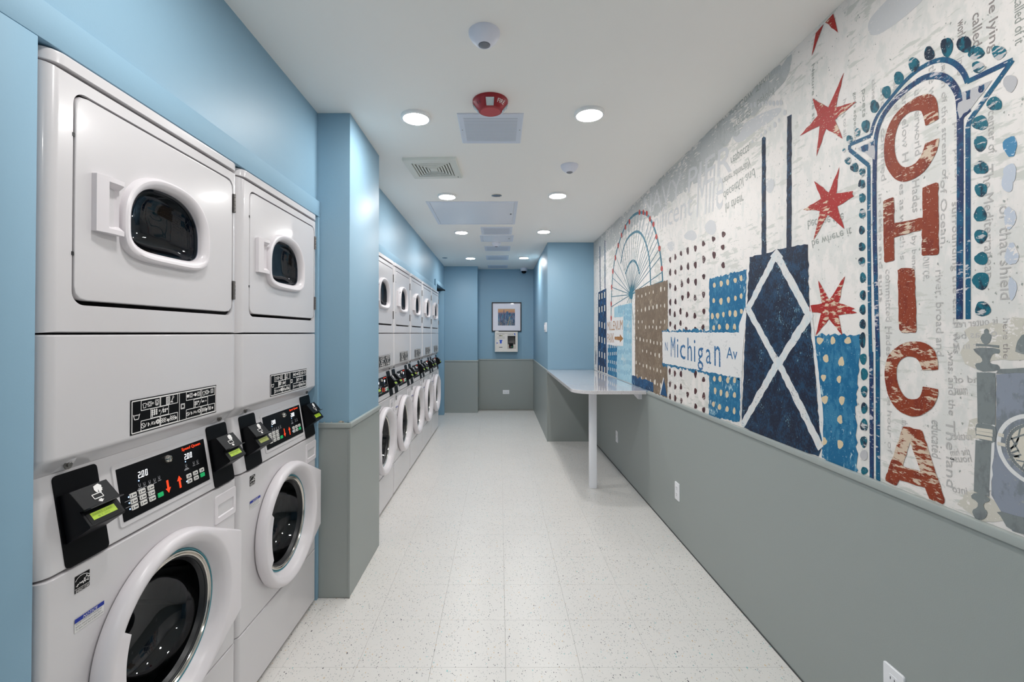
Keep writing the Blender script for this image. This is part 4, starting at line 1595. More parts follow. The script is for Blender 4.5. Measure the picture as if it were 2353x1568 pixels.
M_TAN = paint('mural_tan_window', (214, 194, 160), .25, (200, 190, 172))
M_CREAM = paint('mural_cream_window', (214, 206, 192), .2, (170, 160, 144))
M_MAROON = paint('mural_maroon_dot', (62, 26, 30), .38, (206, 198, 194), (84, 40, 40), (1, 1), 1.4)
M_WHITE = paint('mural_white_ink', (224, 222, 220), .3, (190, 192, 192))
M_BRACE = paint('mural_brace_white', (218, 216, 214), .42, (160, 160, 164), (206, 212, 214))
M_SIGNB = paint('mural_sign_blue', (44, 100, 148), .28, (200, 206, 212), (58, 118, 160))
M_FAINT = paint('mural_faint_grey', (203, 202, 203), .5, PAPER)
M_TXT = paint('mural_faint_text', (186, 182, 179), .5, (214, 211, 207))
M_TXTD = paint('mural_dark_text', (148, 140, 137), .45, (206, 202, 198))
M_TXTG = paint('mural_green_grey_text', (156, 159, 153), .5, (208, 207, 202))
M_PALEB = paint('mural_pale_brush', (192, 198, 209), .5, PAPER)
M_SKYB = paint('mural_sky_brush', (74, 134, 172), .25, (190, 206, 220))
M_POST = paint('mural_grey_ink', (128, 134, 134), .12, (150, 154, 154), (116, 120, 122))
M_CLOCK = paint('mural_slate_ink', (140, 146, 158), .15, (160, 160, 158), (124, 130, 136))
M_SAND = paint('mural_sand_wash', (204, 198, 186), .6, PAPER)
M_WHEEL = paint('mural_wheel_ink', (54, 112, 132), .2, (200, 204, 204))
M_GOLD = paint('mural_gold_ink', (164, 112, 58), .2, (200, 180, 150))
M_CARR = paint('mural_car_red', (176, 50, 42), .25, (200, 190, 184))

mural = MB().box(XR - 0.001, XR, REAR + .01, 5.722, RZ + .0135, CEIL - .0006).build('wall_mural', MP, None, smooth=0)
tag(mural, 'printed wallpaper mural of city towers, red stars and marquee letters above the grey panel', 'mural')


def part(name, m, layer, shapes, step=.02, amp=.002, kind=None, label=None):
    """shapes: list of outlines, each a list of wall points or (outline, [holes])"""
    mb = MB((-1, 0, 0))
    fn = onwall(layer)
    for s in shapes:
        o, h = (s if isinstance(s, tuple) and isinstance(s[0], list) else (s, []))
        mb.flat(fn, rough(o, step, amp), [rough(q, step, amp) for q in h])
    return mb.build(name, m, mural, smooth=0, fix=False, kind=kind, label=label)


def pl(c, *p):
    return [MW(c, x, y) for x, y in p]


def ell(c, x, y, rx, ry, n=14, j=.07):
    o = []
    ph = mr_.uniform(0, 6)
    for i in range(n):
        a = 2 * PI * i / n
        k = 1 + j * math.sin(3 * a + ph) + mr_.uniform(-j, j) * .6
        o.append(MW(c, x + rx * k * math.cos(a), y + ry * k * math.sin(a)))
    return o


def strip(pts, w):
    """band of width w (metres) along wall points"""
    L, R = [], []
    for i, p in enumerate(pts):
        a, b = pts[max(i - 1, 0)], pts[min(i + 1, len(pts) - 1)]
        dx, dy = b[0] - a[0], b[1] - a[1]
        l = math.hypot(dx, dy) or 1
        ww = w[i] if isinstance(w, (list, tuple)) else w
        nx, ny = -dy / l * ww / 2, dx / l * ww / 2
        L.append((p[0] + nx, p[1] + ny))
        R.append((p[0] - nx, p[1] - ny))
    return L + R[::-1]


def strokes(name, m, layer, lines, w, label=None):
    mb = MB((-1, 0, 0))
    fn = onwall(layer)
    for pts in lines:
        for i in range(len(pts) - 1):
            s = strip([pts[i], pts[i + 1]], w)
            mb.flat(fn, s)
    return mb.build(name, m, mural, smooth=0, fix=False, label=label)


# faint washes and background writing -------------------------------------------------
part('faint_brush_mark', M_FAINT, 1, [smoothpts(pl('A', (540, 190), (610, 100), (760, -60), (1020, -200), (1060, -60), (960, 60), (760, 220), (620, 310), (545, 290)))])
part('faint_brush_mark', M_FAINT, 1, [smoothpts(pl('F', (800, 560), (900, 470), (1050, 380), (1200, 330), (1210, 370), (1120, 450), (980, 540), (860, 640)))])
for e in ((480, 1365, 50, 40), (640, 1300, 45, 60), (320, 1450, 30, 40), (1110, 960, 40, 60)):
    part('faint_brush_mark', M_FAINT, 1, [ell('F', *e)])
for e in [(965 + 30 * i, 320 - 4 * i * (1 if i < 6 else .6), 9 + .6 * i, 22) for i in range(9)] + [(1235, 380, 14, 25), (1188, 440, 10, 20), (1155, 478, 13, 24), (1115, 510, 9, 18), (1078, 536, 10, 20), (1045, 560, 8, 16), (1008, 582, 8, 14), (975, 612, 7, 14)]:
    part('faint_bulb', M_FAINT, 2, [ell('F', *e, n=10)])
for w_ in (((110, 230), (300, 170), (520, 150), (520, 420), (300, 440), (110, 460)), ((150, 840), (330, 800), (330, 960), (130, 960)), ((60, 1390), (180, 1300), (400, 1420), (520, 1560), (200, 1500))):
    part('sand_wash', M_SAND, 1, [rough(pl('G', *w_), .02, .012)])


def line_text(s, c, p_left, p_right, height, m, shear=0.0, flip=False):
    """writing along the wall between two measured points of its baseline"""
    a, b = MW(c, *p_left), MW(c, *p_right)
    fn = onwall(2)
    mb = MB()
    dx, dy = b[0] - a[0], b[1] - a[1]
    l = math.hypot(dx, dy)
    nx, ny = dy / l * height, -dx / l * height
    if ny < 0:
        nx, ny = -nx, -ny
    put_text(mb, s, lambda u, v: fn(a[0] + dx * u + nx * (1 - v if flip else v), a[1] + dy * u + ny * (1 - v if flip else v)), shear)
    return mb.build('background_text', m, mural, smooth=0, fix=False)


def down_text(s, c, x, y0, y1, width, m):
    """writing that runs down the wall, letters turned on their side"""
    a, b = MW(c, x, y0), MW(c, x, y1)
    fn = onwall(2)
    mb = MB()
    put_text(mb, s, lambda u, v: fn(a[0] - width * v, a[1] + (b[1] - a[1]) * u))
    return mb.build('background_text', m, mural, smooth=0, fix=False)


part('grey_wash', paint('mural_grey_wash', (188, 189, 188), .62, PAPER, (178, 180, 178), (.3, 1)), 1, [rough(pl('F', (-330, 1440), (0, 1140), (560, 590), (1190, 0), (1300, -100), (1230, 120), (900, 480), (760, 640), (620, 860), (420, 1010), (200, 1200), (60, 1260), (-200, 1500), (-320, 1620)), .03, .02)], .03, .015)
line_text('NAVY PIER', 'F', (100, 1210), (810, 850), .15, M_FAINT)
line_text('Magnificent', 'F', (60, 1440), (490, 1265), .20, M_FAINT)
line_text('Mile', 'F', (525, 1225), (735, 1150), .26, M_FAINT)
for s, p, q, h in (('respects,', (800, 800), (955, 690), .055), ('rather admirably', (735, 965), (960, 820), .05), ('deceitful and', (745, 1090), (1000, 900), .05), ('In their', (755, 1185), (905, 1110), .05), ('from ea', (825, 530), (960, 430), .05), ('Lucy and Cow', (690, 510), (975, 270), .055), ('Thou', (1000, 220), (1110, 140), .05), ('beyond', (1010, 340), (1150, 240), .045)):
    line_text(s, 'F', p, q, h, M_TXTG, .2, True)
for s, c, x, y0, y1, w, m in (
        ('the lying', 'A', 1555, -60, 475, .026, M_TXTD), ('called', 'A', 1440, 130, 420, .022, M_TXTD), ('world', 'A', 1312, 190, 360, .020, M_TXTD), ('into', 'A', 1305, 510, 660, .018, M_TXT),
        ('all the we', 'A', 1062, 450, 900, .020, M_TXT), ('length of the stream of', 'A', 1155, 500, 1560, .020, M_TXT), ('of Ocean,', 'B', 1155, 60, 640, .020, M_TXT),
        ('underworld', 'A', 940, 780, 1345, .020, M_TXT), ('Hades', 'B', 922, 60, 335, .022, M_TXT), ('by bene', 'B', 905, 540, 830, .020, M_TXT), ('far below H', 'A', 832, 790, 1400, .020, M_TXT), ('es as which is', 'B', 812, 90, 740, .018, M_TXT),
        ('outlines of', 'A', 760, 700, 960, .018, M_TXT), ('shore confined', 'A', 650, 760, 1560, .018, M_TXT), ('in deep and suns', 'B', 622, 180, 1100, .018, M_TXT), ('committed Hades', 'B', 692, 820, 1560, .020, M_TXT),
        ('surrounding the earth was', 'B', 1245, 250, 1540, .022, M_TXT), ('pair parts.', 'A', 1268, 1060, 1560, .018, M_TXT), ('source.', 'B', 1010, 680, 920, .020, M_TXT), ('river, broad and', 'B', 1112, 830, 1560, .024, M_TXT),
        ('poets', 'A', 482, 780, 1020, .018, M_TXTG), ('close', 'A', 575, 690, 860, .014, M_TXT), ('gods especially', 'A', 412, 800, 1230, .016, M_TXTG), ('here to all', 'A', 330, 860, 1180, .014, M_TXT), ('center of', 'A', 1572, 960, 1330, .018, M_TXT), ('The Mediterranean', 'B', 1532, -60, 900, .022, M_TXT),
        ('or that shield', 'B', 1668, 280, 1080, .024, M_TXT), ('was, and the', 'C', 1115, 30, 520, .020, M_TXT), ('educated', 'C', 992, 560, 850, .026, M_TXT), ('The land', 'C', 1105, 560, 1080, .024, M_TXT), ('these are', 'C', 760, 560, 760, .020, M_TXT), ('lost the hour of', 'C', 645, 120, 820, .016, M_TXT),
        ('Nature be still', 'A', 60, 560, 1100, .016, M_TXTG), ('here the', 'G', 365, 150, 420, .014, M_TXTD), ('by build', 'G', 360, 530, 760, .014, M_TXTD), ('called of it', 'A', 1800, 0, 400, .02, M_TXTG)):
    down_text(s, c, x, y0, y1, w, m)
for s, p, q, h in (('is outer rest', (330, 190), (30, 215), .018), ('od as be', (330, 270), (50, 290), .018), ('for in it', (260, 350), (40, 360), .018), ('must', (130, 660), (40, 660), .02), ('rotable', (160, 965), (30, 960), .02), ('the him', (150, 1060), (20, 1070), .018), ('at and of', (330, 580), (40, 580), .018), ('house', (160, 1110), (20, 1110), .018), ('into', (130, 1330), (30, 1310), .018)):
    line_text(s, 'G', p, q, h, M_TXT)
for s, p, q, h in (('became the', (20, 480), (330, 420), .035), ('be where it', (60, 640), (405, 530), .03)):
    line_text(s, 'B', p, q, h, M_TXTG, .2, True)
# small ink flecks scattered over the paper
mb = MB()
fn = onwall(1)
for _ in range(1500):
    y = 1.0 + 4.6 * mr_.random() ** 1.3
    z = mr_.uniform(1.0, 2.48)
    s = mr_.uniform(.0008, .0028)
    mb.flat(fn, [(y + mr_.uniform(-s, s), z + s * 1.6), (y - s, z + mr_.uniform(-s, s)), (y + mr_.uniform(-s, s), z - s * 1.6), (y + s, z)])
mb.build('ink_flecks', M_TXTG, mural, smooth=0, fix=False, kind='stuff')

# skyline, far end ---------------------------------------------------------------------
part('painted_building', M_DARKB, 3, [pl('E', (66, 700), (122, 672), (125, 1262), (62, 1240))], label='indigo painted building')
strokes('painted_antenna', M_NAVY, 3, [pl('E', (78, 380), (80, 690)), pl('E', (113, 338), (113, 675))], .035)
mb = MB()
fn = onwall(4)
for y in (724, 816, 926, 1030, 1134, 1232):
    for x in (74, 92, 111):
        a = MW('E', x, y + (92 - x) * (.35 if y < 900 else -.35))
        mb.flat(fn, [(a[0] - .024, a[1] - .034), (a[0] + .024, a[1] - .034), (a[0] + .024, a[1] + .034), (a[0] - .024, a[1] + .034)])
mb.build('painted_windows', M_CREAM, mural, smooth=0, fix=False, kind='stuff')
part('painted_building', M_BLOCK, 3, [pl('E', (132, 1060), (199, 1074), (196, 1292), (131, 1266))], label='small bright blue painted building')
part('painted_building', M_LIGHTB, 3, [pl('E', (195, 797), (300, 772), (300, 1334), (195, 1296), (197, 1072), (239, 1072), (239, 872), (176, 872), (178, 806))], label='pale blue painted building')
mb = MB()
for r in range(4):
    for i in range(5):
        a = MW('E', 138 + 13 * i, 1076 + 51 * r + i * (-1 if r < 2 else 3))
        mb.flat(onwall(4), [(a[0] - .012, a[1] - .017), (a[0] + .012, a[1] - .017), (a[0] + .012, a[1] + .017), (a[0] - .012, a[1] + .017)])
mb.build('painted_windows', M_CREAM, mural, smooth=0, fix=False, kind='stuff')
mb = MB()
for r, y in enumerate((800, 835, 880, 960, 1040, 1110, 1190, 1250)):
    for i in range(9):
        a = MW('E', 208 + 10.5 * i, y + mr_.uniform(-8, 8))
        if i < 4 and 872 < y < 1072:
            continue
        mb.flat(onwall(4), [(a[0] - .006, a[1] - .02), (a[0] + .006, a[1] - .02), (a[0] + .006, a[1] + .02), (a[0] - .006, a[1] + .02)])
mb.build('painted_windows', M_SKYB, mural, smooth=0, fix=False, kind='stuff')
part('painted_sign', M_WHITE, 4, [pl('E', (126, 892), (239, 868), (239, 1073), (128, 1062))], label='white painted direction sign')


def box_text(name, s, c, pl_, pr_, ptop, m, layer, shear=0.0):
    a, b, t = MW(c, *pl_), MW(c, *pr_), MW(c, *ptop)
    fn = onwall(layer)
    h = t[1] - a[1]
    mb = MB()
    put_text(mb, s, lambda u, v: fn(a[0] + (b[0] - a[0]) * u, a[1] + (b[1] - a[1]) * u + h * v), shear)
    return mb.build(name, m, mural, smooth=0, fix=False)


box_text('sign_lettering', 'MILLENIUM', 'E', (130, 965), (236, 960), (130, 905), M_GOLD, 5)
box_text('sign_lettering', 'PARK', 'E', (130, 1048), (176, 1048), (130, 985), M_GOLD, 5)
part('sign_arrow', M_GOLD, 5, [pl('E', (180, 1007), (216, 1006), (217, 990), (240, 1020), (217, 1048), (216, 1032), (180, 1028))])
part('painted_building', M_DARKB, 3, [pl('E', (48, 1095), (53, 1130), (51, 1200), (47, 1200))], label='narrow dark brush stroke')
# brown tower with cream windows, dark low block in front, spire
part('painted_building', M_BROWN, 3, [pl('E', (322, 682), (548, 614), (549, 960), (512, 968), (513, 1195), (547, 1205), (546, 1432), (300, 1336), (322, 1280))], .015, .004, label='brown painted building')
mb = MB()
for x0, y0, x1, y1, n in ((343, 730, 527, 672, 8), (340, 828, 527, 790, 8), (345, 905, 527, 905, 8), (345, 945, 520, 940, 8), (333, 1016, 500, 1058, 8), (345, 1095, 490, 1140, 6), (330, 1190, 500, 1250, 8), (335, 1278, 460, 1325, 5), (455, 1328, 500, 1345, 3)):
    for i in range(n):
        if mr_.random() < .1:
            continue
        t = i / (n - 1)
        x, y = x0 + (x1 - x0) * t, y0 + (y1 - y0) * t
        s = mr_.uniform(.6, 1.1)
        mb.flat(onwall(4), ell('E', x, y + mr_.uniform(-4, 4), (3.5 + 2 * t) * s, (13 + 6 * t) * s, 9))
mb.build('painted_windows', M_CREAM, mural, smooth=0, fix=False, kind='stuff')
part('painted_building', M_BLOCK2, 5, [pl('E', (300, 1275), (330, 1280), (340, 1300), (355, 1285), (370, 1305), (390, 1300), (448, 1328), (448, 1392), (300, 1338))], label='dark blue low painted block')
part('painted_spire', M_BLOCK2, 5, [pl('E', (497, 1408), (522, 1292), (545, 1425))])
strokes('painted_spire_edge', M_WHITE, 6, [pl('E', (495, 1408), (521, 1292))], .016)

# ferris wheel
hub = (293, 715)
rim = [(155, 885), (157, 800), (160, 665), (170, 545), (185, 445), (213, 345), (253, 240), (300, 172), (345, 145), (392, 150), (425, 185), (455, 252), (480, 340), (500, 450), (510, 560), (513, 625)]
rimw = smoothpts(pl('E', *rim), False, 2)
strokes('wheel_rim', M_WHEEL, 3, [rimw], .024)
strokes('wheel_rim', M_WHEEL, 3, [smoothpts(pl('E', (222, 500), (240, 390), (270, 322), (310, 285), (345, 275), (380, 312), (410, 400), (425, 500), (430, 650)), False)], .022)
strokes('wheel_rim', M_WHEEL, 3, [smoothpts(pl('E', (255, 575), (275, 510), (300, 480), (322, 482), (342, 522), (353, 575)), False)], .022)
hw_ = MW('E', *hub)
sp = []
for p in rim[1:] + [(205, 380), (232, 300), (275, 200), (322, 152), (368, 146), (440, 220), (468, 300), (492, 395), (158, 730), (165, 600)]:
    sp.append([hw_, MW('E', *p)])
sp += [pl('E', (293, 715), (300, 850)), pl('E', (293, 715), (312, 930)), pl('E', (293, 715), (265, 775)), pl('E', (293, 715), (278, 780)), pl('E', (430, 655), (513, 620))]
strokes('wheel_spokes', M_WHEEL, 3, sp, .007)
part('wheel_hub', M_WHEEL, 4, [ell('E', 293, 715, 14, 34), ell('E', 292, 690, 7, 14)])
for x, y in ((353, 145), (380, 146), (403, 153), (425, 190), (450, 228), (470, 315), (491, 395), (507, 535), (283, 210), (255, 248), (228, 305), (205, 375), (185, 460), (168, 555), (159, 665), (156, 780), (156, 880)):
    part('wheel_cabin', M_CARR, 5, [ell('E', x, y, 4.5 + (x - 155) / 90, 20, 9)])

# white tower with maroon dots
dots = [(565, 475), (601, 455), (640, 430), (687, 410), (740, 395), (796, 362), (866, 330), (935, 297), (565, 562), (601, 560), (642, 530), (689, 520), (740, 508), (798, 472), (870, 440), (931, 387), (565, 655), (601, 672), (646, 640), (690, 620), (742, 628), (798, 590), (933, 512), (566, 768), (602, 765), (650, 737), (690, 717), (738, 738), (797, 715), (564, 835), (597, 852), (636, 832), (681, 855), (736, 862), (799, 832), (566, 918), (599, 940), (637, 914), (676, 958), (740, 960), (793, 943),
        (562, 1248), (598, 1262), (640, 1265), (740, 1265), (797, 1305), (564, 1335), (600, 1355), (640, 1355), (686, 1407), (741, 1385), (798, 1420), (564, 1423), (600, 1435), (643, 1450), (742, 1490), (798, 1515)]
for x, y in dots:
    t = (x - 560) / 380
    part('painted_dot', M_MAROON, 3, [ell('E', x, y, 7 + 6 * t, mr_.uniform(18, 27), 11, .14)])

# blue blocks beside the street sign
part('painted_building', M_BLOCK, 3, [rough(pl('E', (838, 606), (1097, 538), (1078, 975), (834, 968)), .012, .006)], label='blue painted block with tan dots')
part('painted_building', M_BLOCK, 3, [rough(pl('E', (835, 1258), (1056, 1296), (1046, 1600), (834, 1560)), .012, .006)], label='blue painted block under the street sign')
for x, y in ((872, 650), (920, 640), (965, 630), (1017, 617), (1058, 602), (868, 757), (918, 762), (970, 752), (1018, 740), (1058, 726), (858, 865), (895, 862), (935, 853), (980, 845), (1018, 848), (1060, 832), (868, 945), (907, 940), (962, 938), (1012, 940), (1057, 925), (872, 1300), (912, 1300), (965, 1308), (1012, 1310), (878, 1382), (918, 1395), (960, 1408), (1012, 1412), (866, 1475), (908, 1495), (960, 1510), (1010, 1522)):
    part('painted_dot', M_TAN, 4, [ell('E', x, y, mr_.uniform(9, 13), mr_.uniform(17, 25), 11)])
part('street_sign', M_BLOCK, 4, [rough(pl('E', (508, 962), (1075, 962), (1070, 988), (508, 985)), .01, .012), rough(pl('E', (512, 1178), (1062, 1288), (1058, 1312), (512, 1206)), .01, .012)], label='ragged blue edge of the street sign')
part('street_sign', M_WHITE, 5, [rough(pl('E', (511, 974), (1066, 980), (1056, 1297), (514, 1190)), .014, .004)], label='white painted street sign')
box_text('sign_lettering', 'N', 'E', (530, 1104), (548, 1106), (530, 1044), M_SIGNB, 6)
fn = onwall(6)
for s, x0, x1, yb, yt in (('M', 571, 601, 1145, 1008), ('i', 614, 622, 1150, 1022), ('c', 634, 671, 1158, 1058), ('h', 686, 717, 1170, 1014), ('i', 731, 741, 1180, 1028), ('g', 757, 796, 1236, 1080), ('a', 815, 850, 1192, 1090), ('n', 873, 915, 1208, 1068)):
    box_text('sign_lettering', s, 'E', (x0, yb), (x1, yb + (x1 - x0) * .25), (x0, yt), M_SIGNB, 6)
box_text('sign_lettering', 'Av', 'E', (957, 1158), (1032, 1168), (957, 1078), M_SIGNB, 6)

# dark tower with white cross braces and two antennas
part('painted_tower', M_TOWER, 3, [rough(pl('D', (225, 640), (320, 618), (335, 608), (355, 606), (440, 590), (470, 588), (472, 790), (482, 960), (498, 1100), (518, 1360), (526, 1445), (514, 1475), (300, 1420), (190, 1345), (192, 1300), (200, 1100), (207, 950), (216, 800)), .02, .004)], label='midnight blue cross-braced tower')
part('painted_antenna', M_TOWER, 3, [pl('D', (276, 142), (284, 134), (292, 140), (294, 630), (275, 634))])
part('painted_antenna', M_TOWER, 3, [pl('D', (382, 52), (401, 42), (400, 600), (379, 606))])
for q_ in (((338, 625), (212, 868)), ((212, 846), (346, 1092)), ((346, 1076), (192, 1348)), ((336, 625), (480, 893)), ((484, 868), (344, 1092)), ((340, 1068), (524, 1442))):
    part('painted_brace', M_BRACE, 5, [rough(strip(pl('D', *q_), .038), .02, .003)])
part('painted_brace', M_BRACE, 6, [pl('D', (312, 636), (338, 604), (366, 640), (340, 664))])
part('painted_brace', M_WHITE, 6, [pl('D', (188, 1310), (196, 1040), (212, 880), (205, 850), (180, 930))])
part('painted_brace', M_WHITE, 6, [pl('D', (471, 790), (484, 890), (486, 962), (500, 1105), (522, 1370), (534, 1440), (534, 1300), (512, 1100), (490, 900))])

# blue block with tan dots right of the tower
part('painted_building', M_BLOCK, 4, [rough(pl('D', (497, 972), (520, 962), (600, 966), (686, 964), (682, 1090), (670, 1300), (678, 1560), (528, 1480), (521, 1360), (505, 1150)), .012, .006)], label='blue painted block between the tower and the marquee')
for x, y in ((520, 990), (574, 990), (637, 990), (545, 1065), (610, 1078), (535, 1145), (600, 1152), (540, 1237), (612, 1240), (604, 1320), (538, 1412), (605, 1425)):
    part('painted_dot', M_TAN, 5, [ell('D', x, y, mr_.uniform(9, 15), mr_.uniform(14, 20), 11, .12)])

# stars
part('painted_star', M_STAR, 5, [pl('A', (338, 620), (270, 920), (442, 874), (262, 1028), (326, 1192), (185, 1105), (103, 1342), (130, 1080), (-42, 1168), (112, 995), (68, 843), (203, 922))], label='red painted star, uppermost whole one')
part('painted_star', M_STAR, 5, [pl('B', (299, -64), (272, 165), (416, 148), (408, 170), (422, 192), (282, 278), (342, 472), (200, 350), (75, 570), (132, 318), (-12, 306), (142, 213), (82, 60), (208, 160))], label='red painted star in the middle of the column')
part('painted_star', M_STAR, 5, [pl('B', (346, 878), (292, 1106), (432, 1156), (400, 1168), (452, 1192), (290, 1212), (326, 1386), (210, 1245), (94, 1386), (142, 1196), (44, 1180), (42, 1130), (148, 1110), (117, 914), (210, 1080))], label='red painted star above the blue block')
part('painted_star', M_STAR, 5, [pl('A', (246, 117), (286, 278), (178, 192)), pl('A', (164, 207), (60, 480), (96, 285))], label='red painted star cut off by the ceiling')

# marquee outline
tL = lambda *p: pl('A', *p)
strokes('marquee_outline', M_TEAL, 3, [smoothpts(pl('A', (553, 1560), (550, 1420), (384, 1285)), False, 0) , pl('A', (384, 1285), (386, 1242), (568, 1165)), smoothpts(pl('A', (568, 1165), (590, 1060), (640, 960), (735, 845), (850, 705), (960, 605), (1080, 535), (1180, 508), (1260, 525), (1330, 575), (1375, 640), (1398, 705)), False), pl('A', (1398, 700), (1785, 517)), pl('A', (1785, 517), (1418, 1030)), pl('A', (1418, 1030), (1402, 1090), (1403, 1560)), pl('B', (1403, 60), (1404, 1246))], .0125, label='outer teal line of the marquee')
strokes('marquee_outline', M_TEAL, 3, [pl('B', (550, 20), (553, 600), (558, 1200), (566, 1568))], .014)
strokes('marquee_outline', M_NAVY, 3, [smoothpts(pl('A', (602, 1380), (606, 1180), (650, 1030), (720, 920), (800, 832), (900, 745), (1000, 676), (1100, 645), (1190, 655), (1255, 700), (1300, 765), (1325, 830), (1332, 960)), False), pl('A', (1335, 950), (1336, 1560)), pl('B', (1336, 60), (1330, 1246))], .017, label='inner navy line of the marquee')
strokes('marquee_outline', M_NAVY, 3, [pl('A', (602, 1370), (600, 1560)), pl('B', (598, 50), (602, 600), (618, 1200), (632, 1568)), pl('C', (522, 30), (525, 600), (526, 1040))], .016)
strokes('marquee_outline', M_TEAL, 3, [pl('C', (572, -20), (574, 500), (576, 1060))], .016)
part('marquee_arrow', M_DOTG, 3, [pl('A', (1330, 803), (1612, 690), (1430, 930), (1335, 1040), (1308, 940))])
part('marquee_arrow', M_DOTG, 3, [pl('A', (602, 1195), (452, 1276), (602, 1372))])
for q_ in (rough(pl('A', (1380, 790), (1430, 770), (1420, 845), (1390, 860)), .006, .003), rough(pl('A', (1500, 740), (1545, 722), (1530, 790), (1505, 800)), .006, .003), rough(pl('A', (1330, 1020), (1420, 930), (1425, 955), (1340, 1050)), .006, .003), rough(pl('A', (480, 1262), (545, 1235), (545, 1295), (500, 1300)), .006, .003), rough(pl('A', (560, 1220), (600, 1205), (600, 1250), (570, 1250)), .006, .003)):
    part('marquee_shading', M_NAVY, 4, [q_])

# marquee bulbs
for c, x, y, rx, ry in [('A', 600, 915, 38, 54), ('A', 703, 790, 38, 54), ('A', 808, 670, 42, 56), ('A', 938, 552, 47, 64), ('A', 1070, 460, 45, 62), ('A', 1222, 403, 55, 82), ('A', 1370, 382, 64, 70), ('A', 1470, 452, 72, 58), ('A', 1490, 575, 54, 50), ('A', 1668, 450, 62, 60), ('A', 1630, 890, 68, 58), ('A', 1508, 1055, 70, 62), ('A', 1510, 1230, 55, 68), ('A', 1515, 1440, 65, 56), ('A', 525, 1082, 36, 54), ('A', 455, 1136, 22, 38), ('A', 385, 1196, 27, 36), ('A', 338, 1290, 14, 20), ('A', 372, 1380, 27, 34), ('A', 428, 1437, 36, 40), ('A', 495, 1478, 27, 34),
                        ('B', 1515, 135, 54, 58), ('B', 1508, 347, 54, 66), ('B', 1512, 535, 57, 60), ('B', 1518, 726, 58, 54), ('B', 1513, 916, 73, 74), ('B', 1530, 1160, 68, 64), ('B', 490, 85, 31, 40), ('B', 495, 205, 28, 43), ('B', 495, 340, 28, 42), ('B', 490, 482, 24, 38), ('B', 492, 625, 29, 37), ('B', 490, 752, 29, 39), ('B', 500, 890, 26, 44), ('B', 500, 1040, 26, 43), ('B', 498, 1165, 26, 44), ('B', 498, 1290, 27, 41), ('B', 497, 1425, 26, 68),
                        ('C', 460, 85, 27, 44), ('C', 467, 205, 28, 47), ('C', 467, 340, 25, 45), ('C', 467, 470, 25, 44), ('C', 465, 605, 30, 47), ('C', 463, 735, 26, 45), ('C', 468, 962, 27, 30)]:
    part('marquee_bulb', M_DOT, 4, [ell(c, x, y, rx, ry, 18)], .01, .001)
for c, x, y, rx, ry in (('A', 1765, 715, 60, 74), ('C', 465, 840, 30, 42)):
    part('marquee_bulb', M_DOTG, 4, [ell(c, x, y, rx, ry, 18)], .01, .001, label='grey faded marquee bulb')
for c, x, y, rx, ry, m in (('A', 1766, 1255, 60, 88, M_SKYB), ('A', 1764, 1480, 55, 80, M_PALEB), ('B', 1742, 60, 48, 100, M_PALEB), ('B', 1762, 376, 52, 92, M_PALEB), ('B', 1778, 690, 60, 92, M_PALEB), ('B', 1784, 985, 36, 96, M_PALEB)):
    part('brush_dab', m, 3, [ell(c, x, y, rx, ry, 18, .1)], .01, .0015)

# big letters down the marquee
part('painted_letter', M_RED, 5, [smoothpts(pl('A', (1120, 828), (1075, 805), (1010, 813), (930, 850), (850, 908), (780, 980), (735, 1050), (702, 1130), (686, 1220), (681, 1310), (690, 1400), (720, 1470), (765, 1528), (815, 1558), (860, 1562), (930, 1542), (1010, 1490), (1070, 1420), (1112, 1350), (1142, 1280), (1158, 1195), (1152, 1184), (1045, 1228), (1034, 1234), (1020, 1290), (990, 1360), (940, 1412), (880, 1437), (830, 1427), (795, 1382), (775, 1310), (770, 1230), (785, 1130), (815, 1050), (860, 990), (920, 955), (980, 945), (1012, 958), (1036, 1072), (1042, 1082), (1146, 1026), (1152, 1014), (1146, 900)), True, 1)], .012, .0015, label='rust red letter C, upper one')
part('painted_letter', M_RED, 5, [pl('B', (675, 236), (690, 226), (760, 199), (768, 210), (771, 420), (1015, 374), (1014, 118), (1130, 72), (1148, 80), (1152, 680), (1140, 692), (1015, 702), (1006, 690), (1009, 480), (768, 545), (772, 735), (762, 745), (700, 762), (684, 752))], .012, .0015, label='rust red letter H')
part('painted_letter', M_RED, 5, [pl('B', (800, 826), (830, 809), (932, 811), (945, 828), (962, 1340), (952, 1362), (835, 1361), (812, 1330))], .012, .0015, label='rust red letter I')
part('painted_letter', M_RED, 5, [smoothpts(pl('C', (1048, 165), (1044, 80), (1015, 10), (960, -35), (890, -52), (820, -50), (760, -30), (700, 10), (655, 60), (633, 130), (627, 210), (635, 290), (655, 370), (690, 440), (740, 495), (800, 527), (860, 541), (920, 527), (980, 490), (1025, 440), (1045, 380), (1050, 328), (1044, 322), (935, 303), (925, 305), (920, 350), (895, 395), (850, 405), (800, 395), (760, 350), (735, 290), (720, 220), (722, 150), (745, 100), (790, 68), (840, 65), (885, 85), (910, 130), (922, 168), (930, 176), (1040, 172)), True, 1)], .012, .0015, label='rust red letter C, lower one')
part('painted_letter', M_RED, 5, [(pl('C', (775, 618), (790, 616), (905, 640), (922, 650), (1100, 1188), (1098, 1215), (1083, 1226), (978, 1180), (945, 1095), (745, 1035), (722, 1078), (705, 1076), (636, 1040), (634, 1020)), [pl('C', (825, 738), (912, 968), (772, 928))])], .012, .0015, label='rust red letter A')

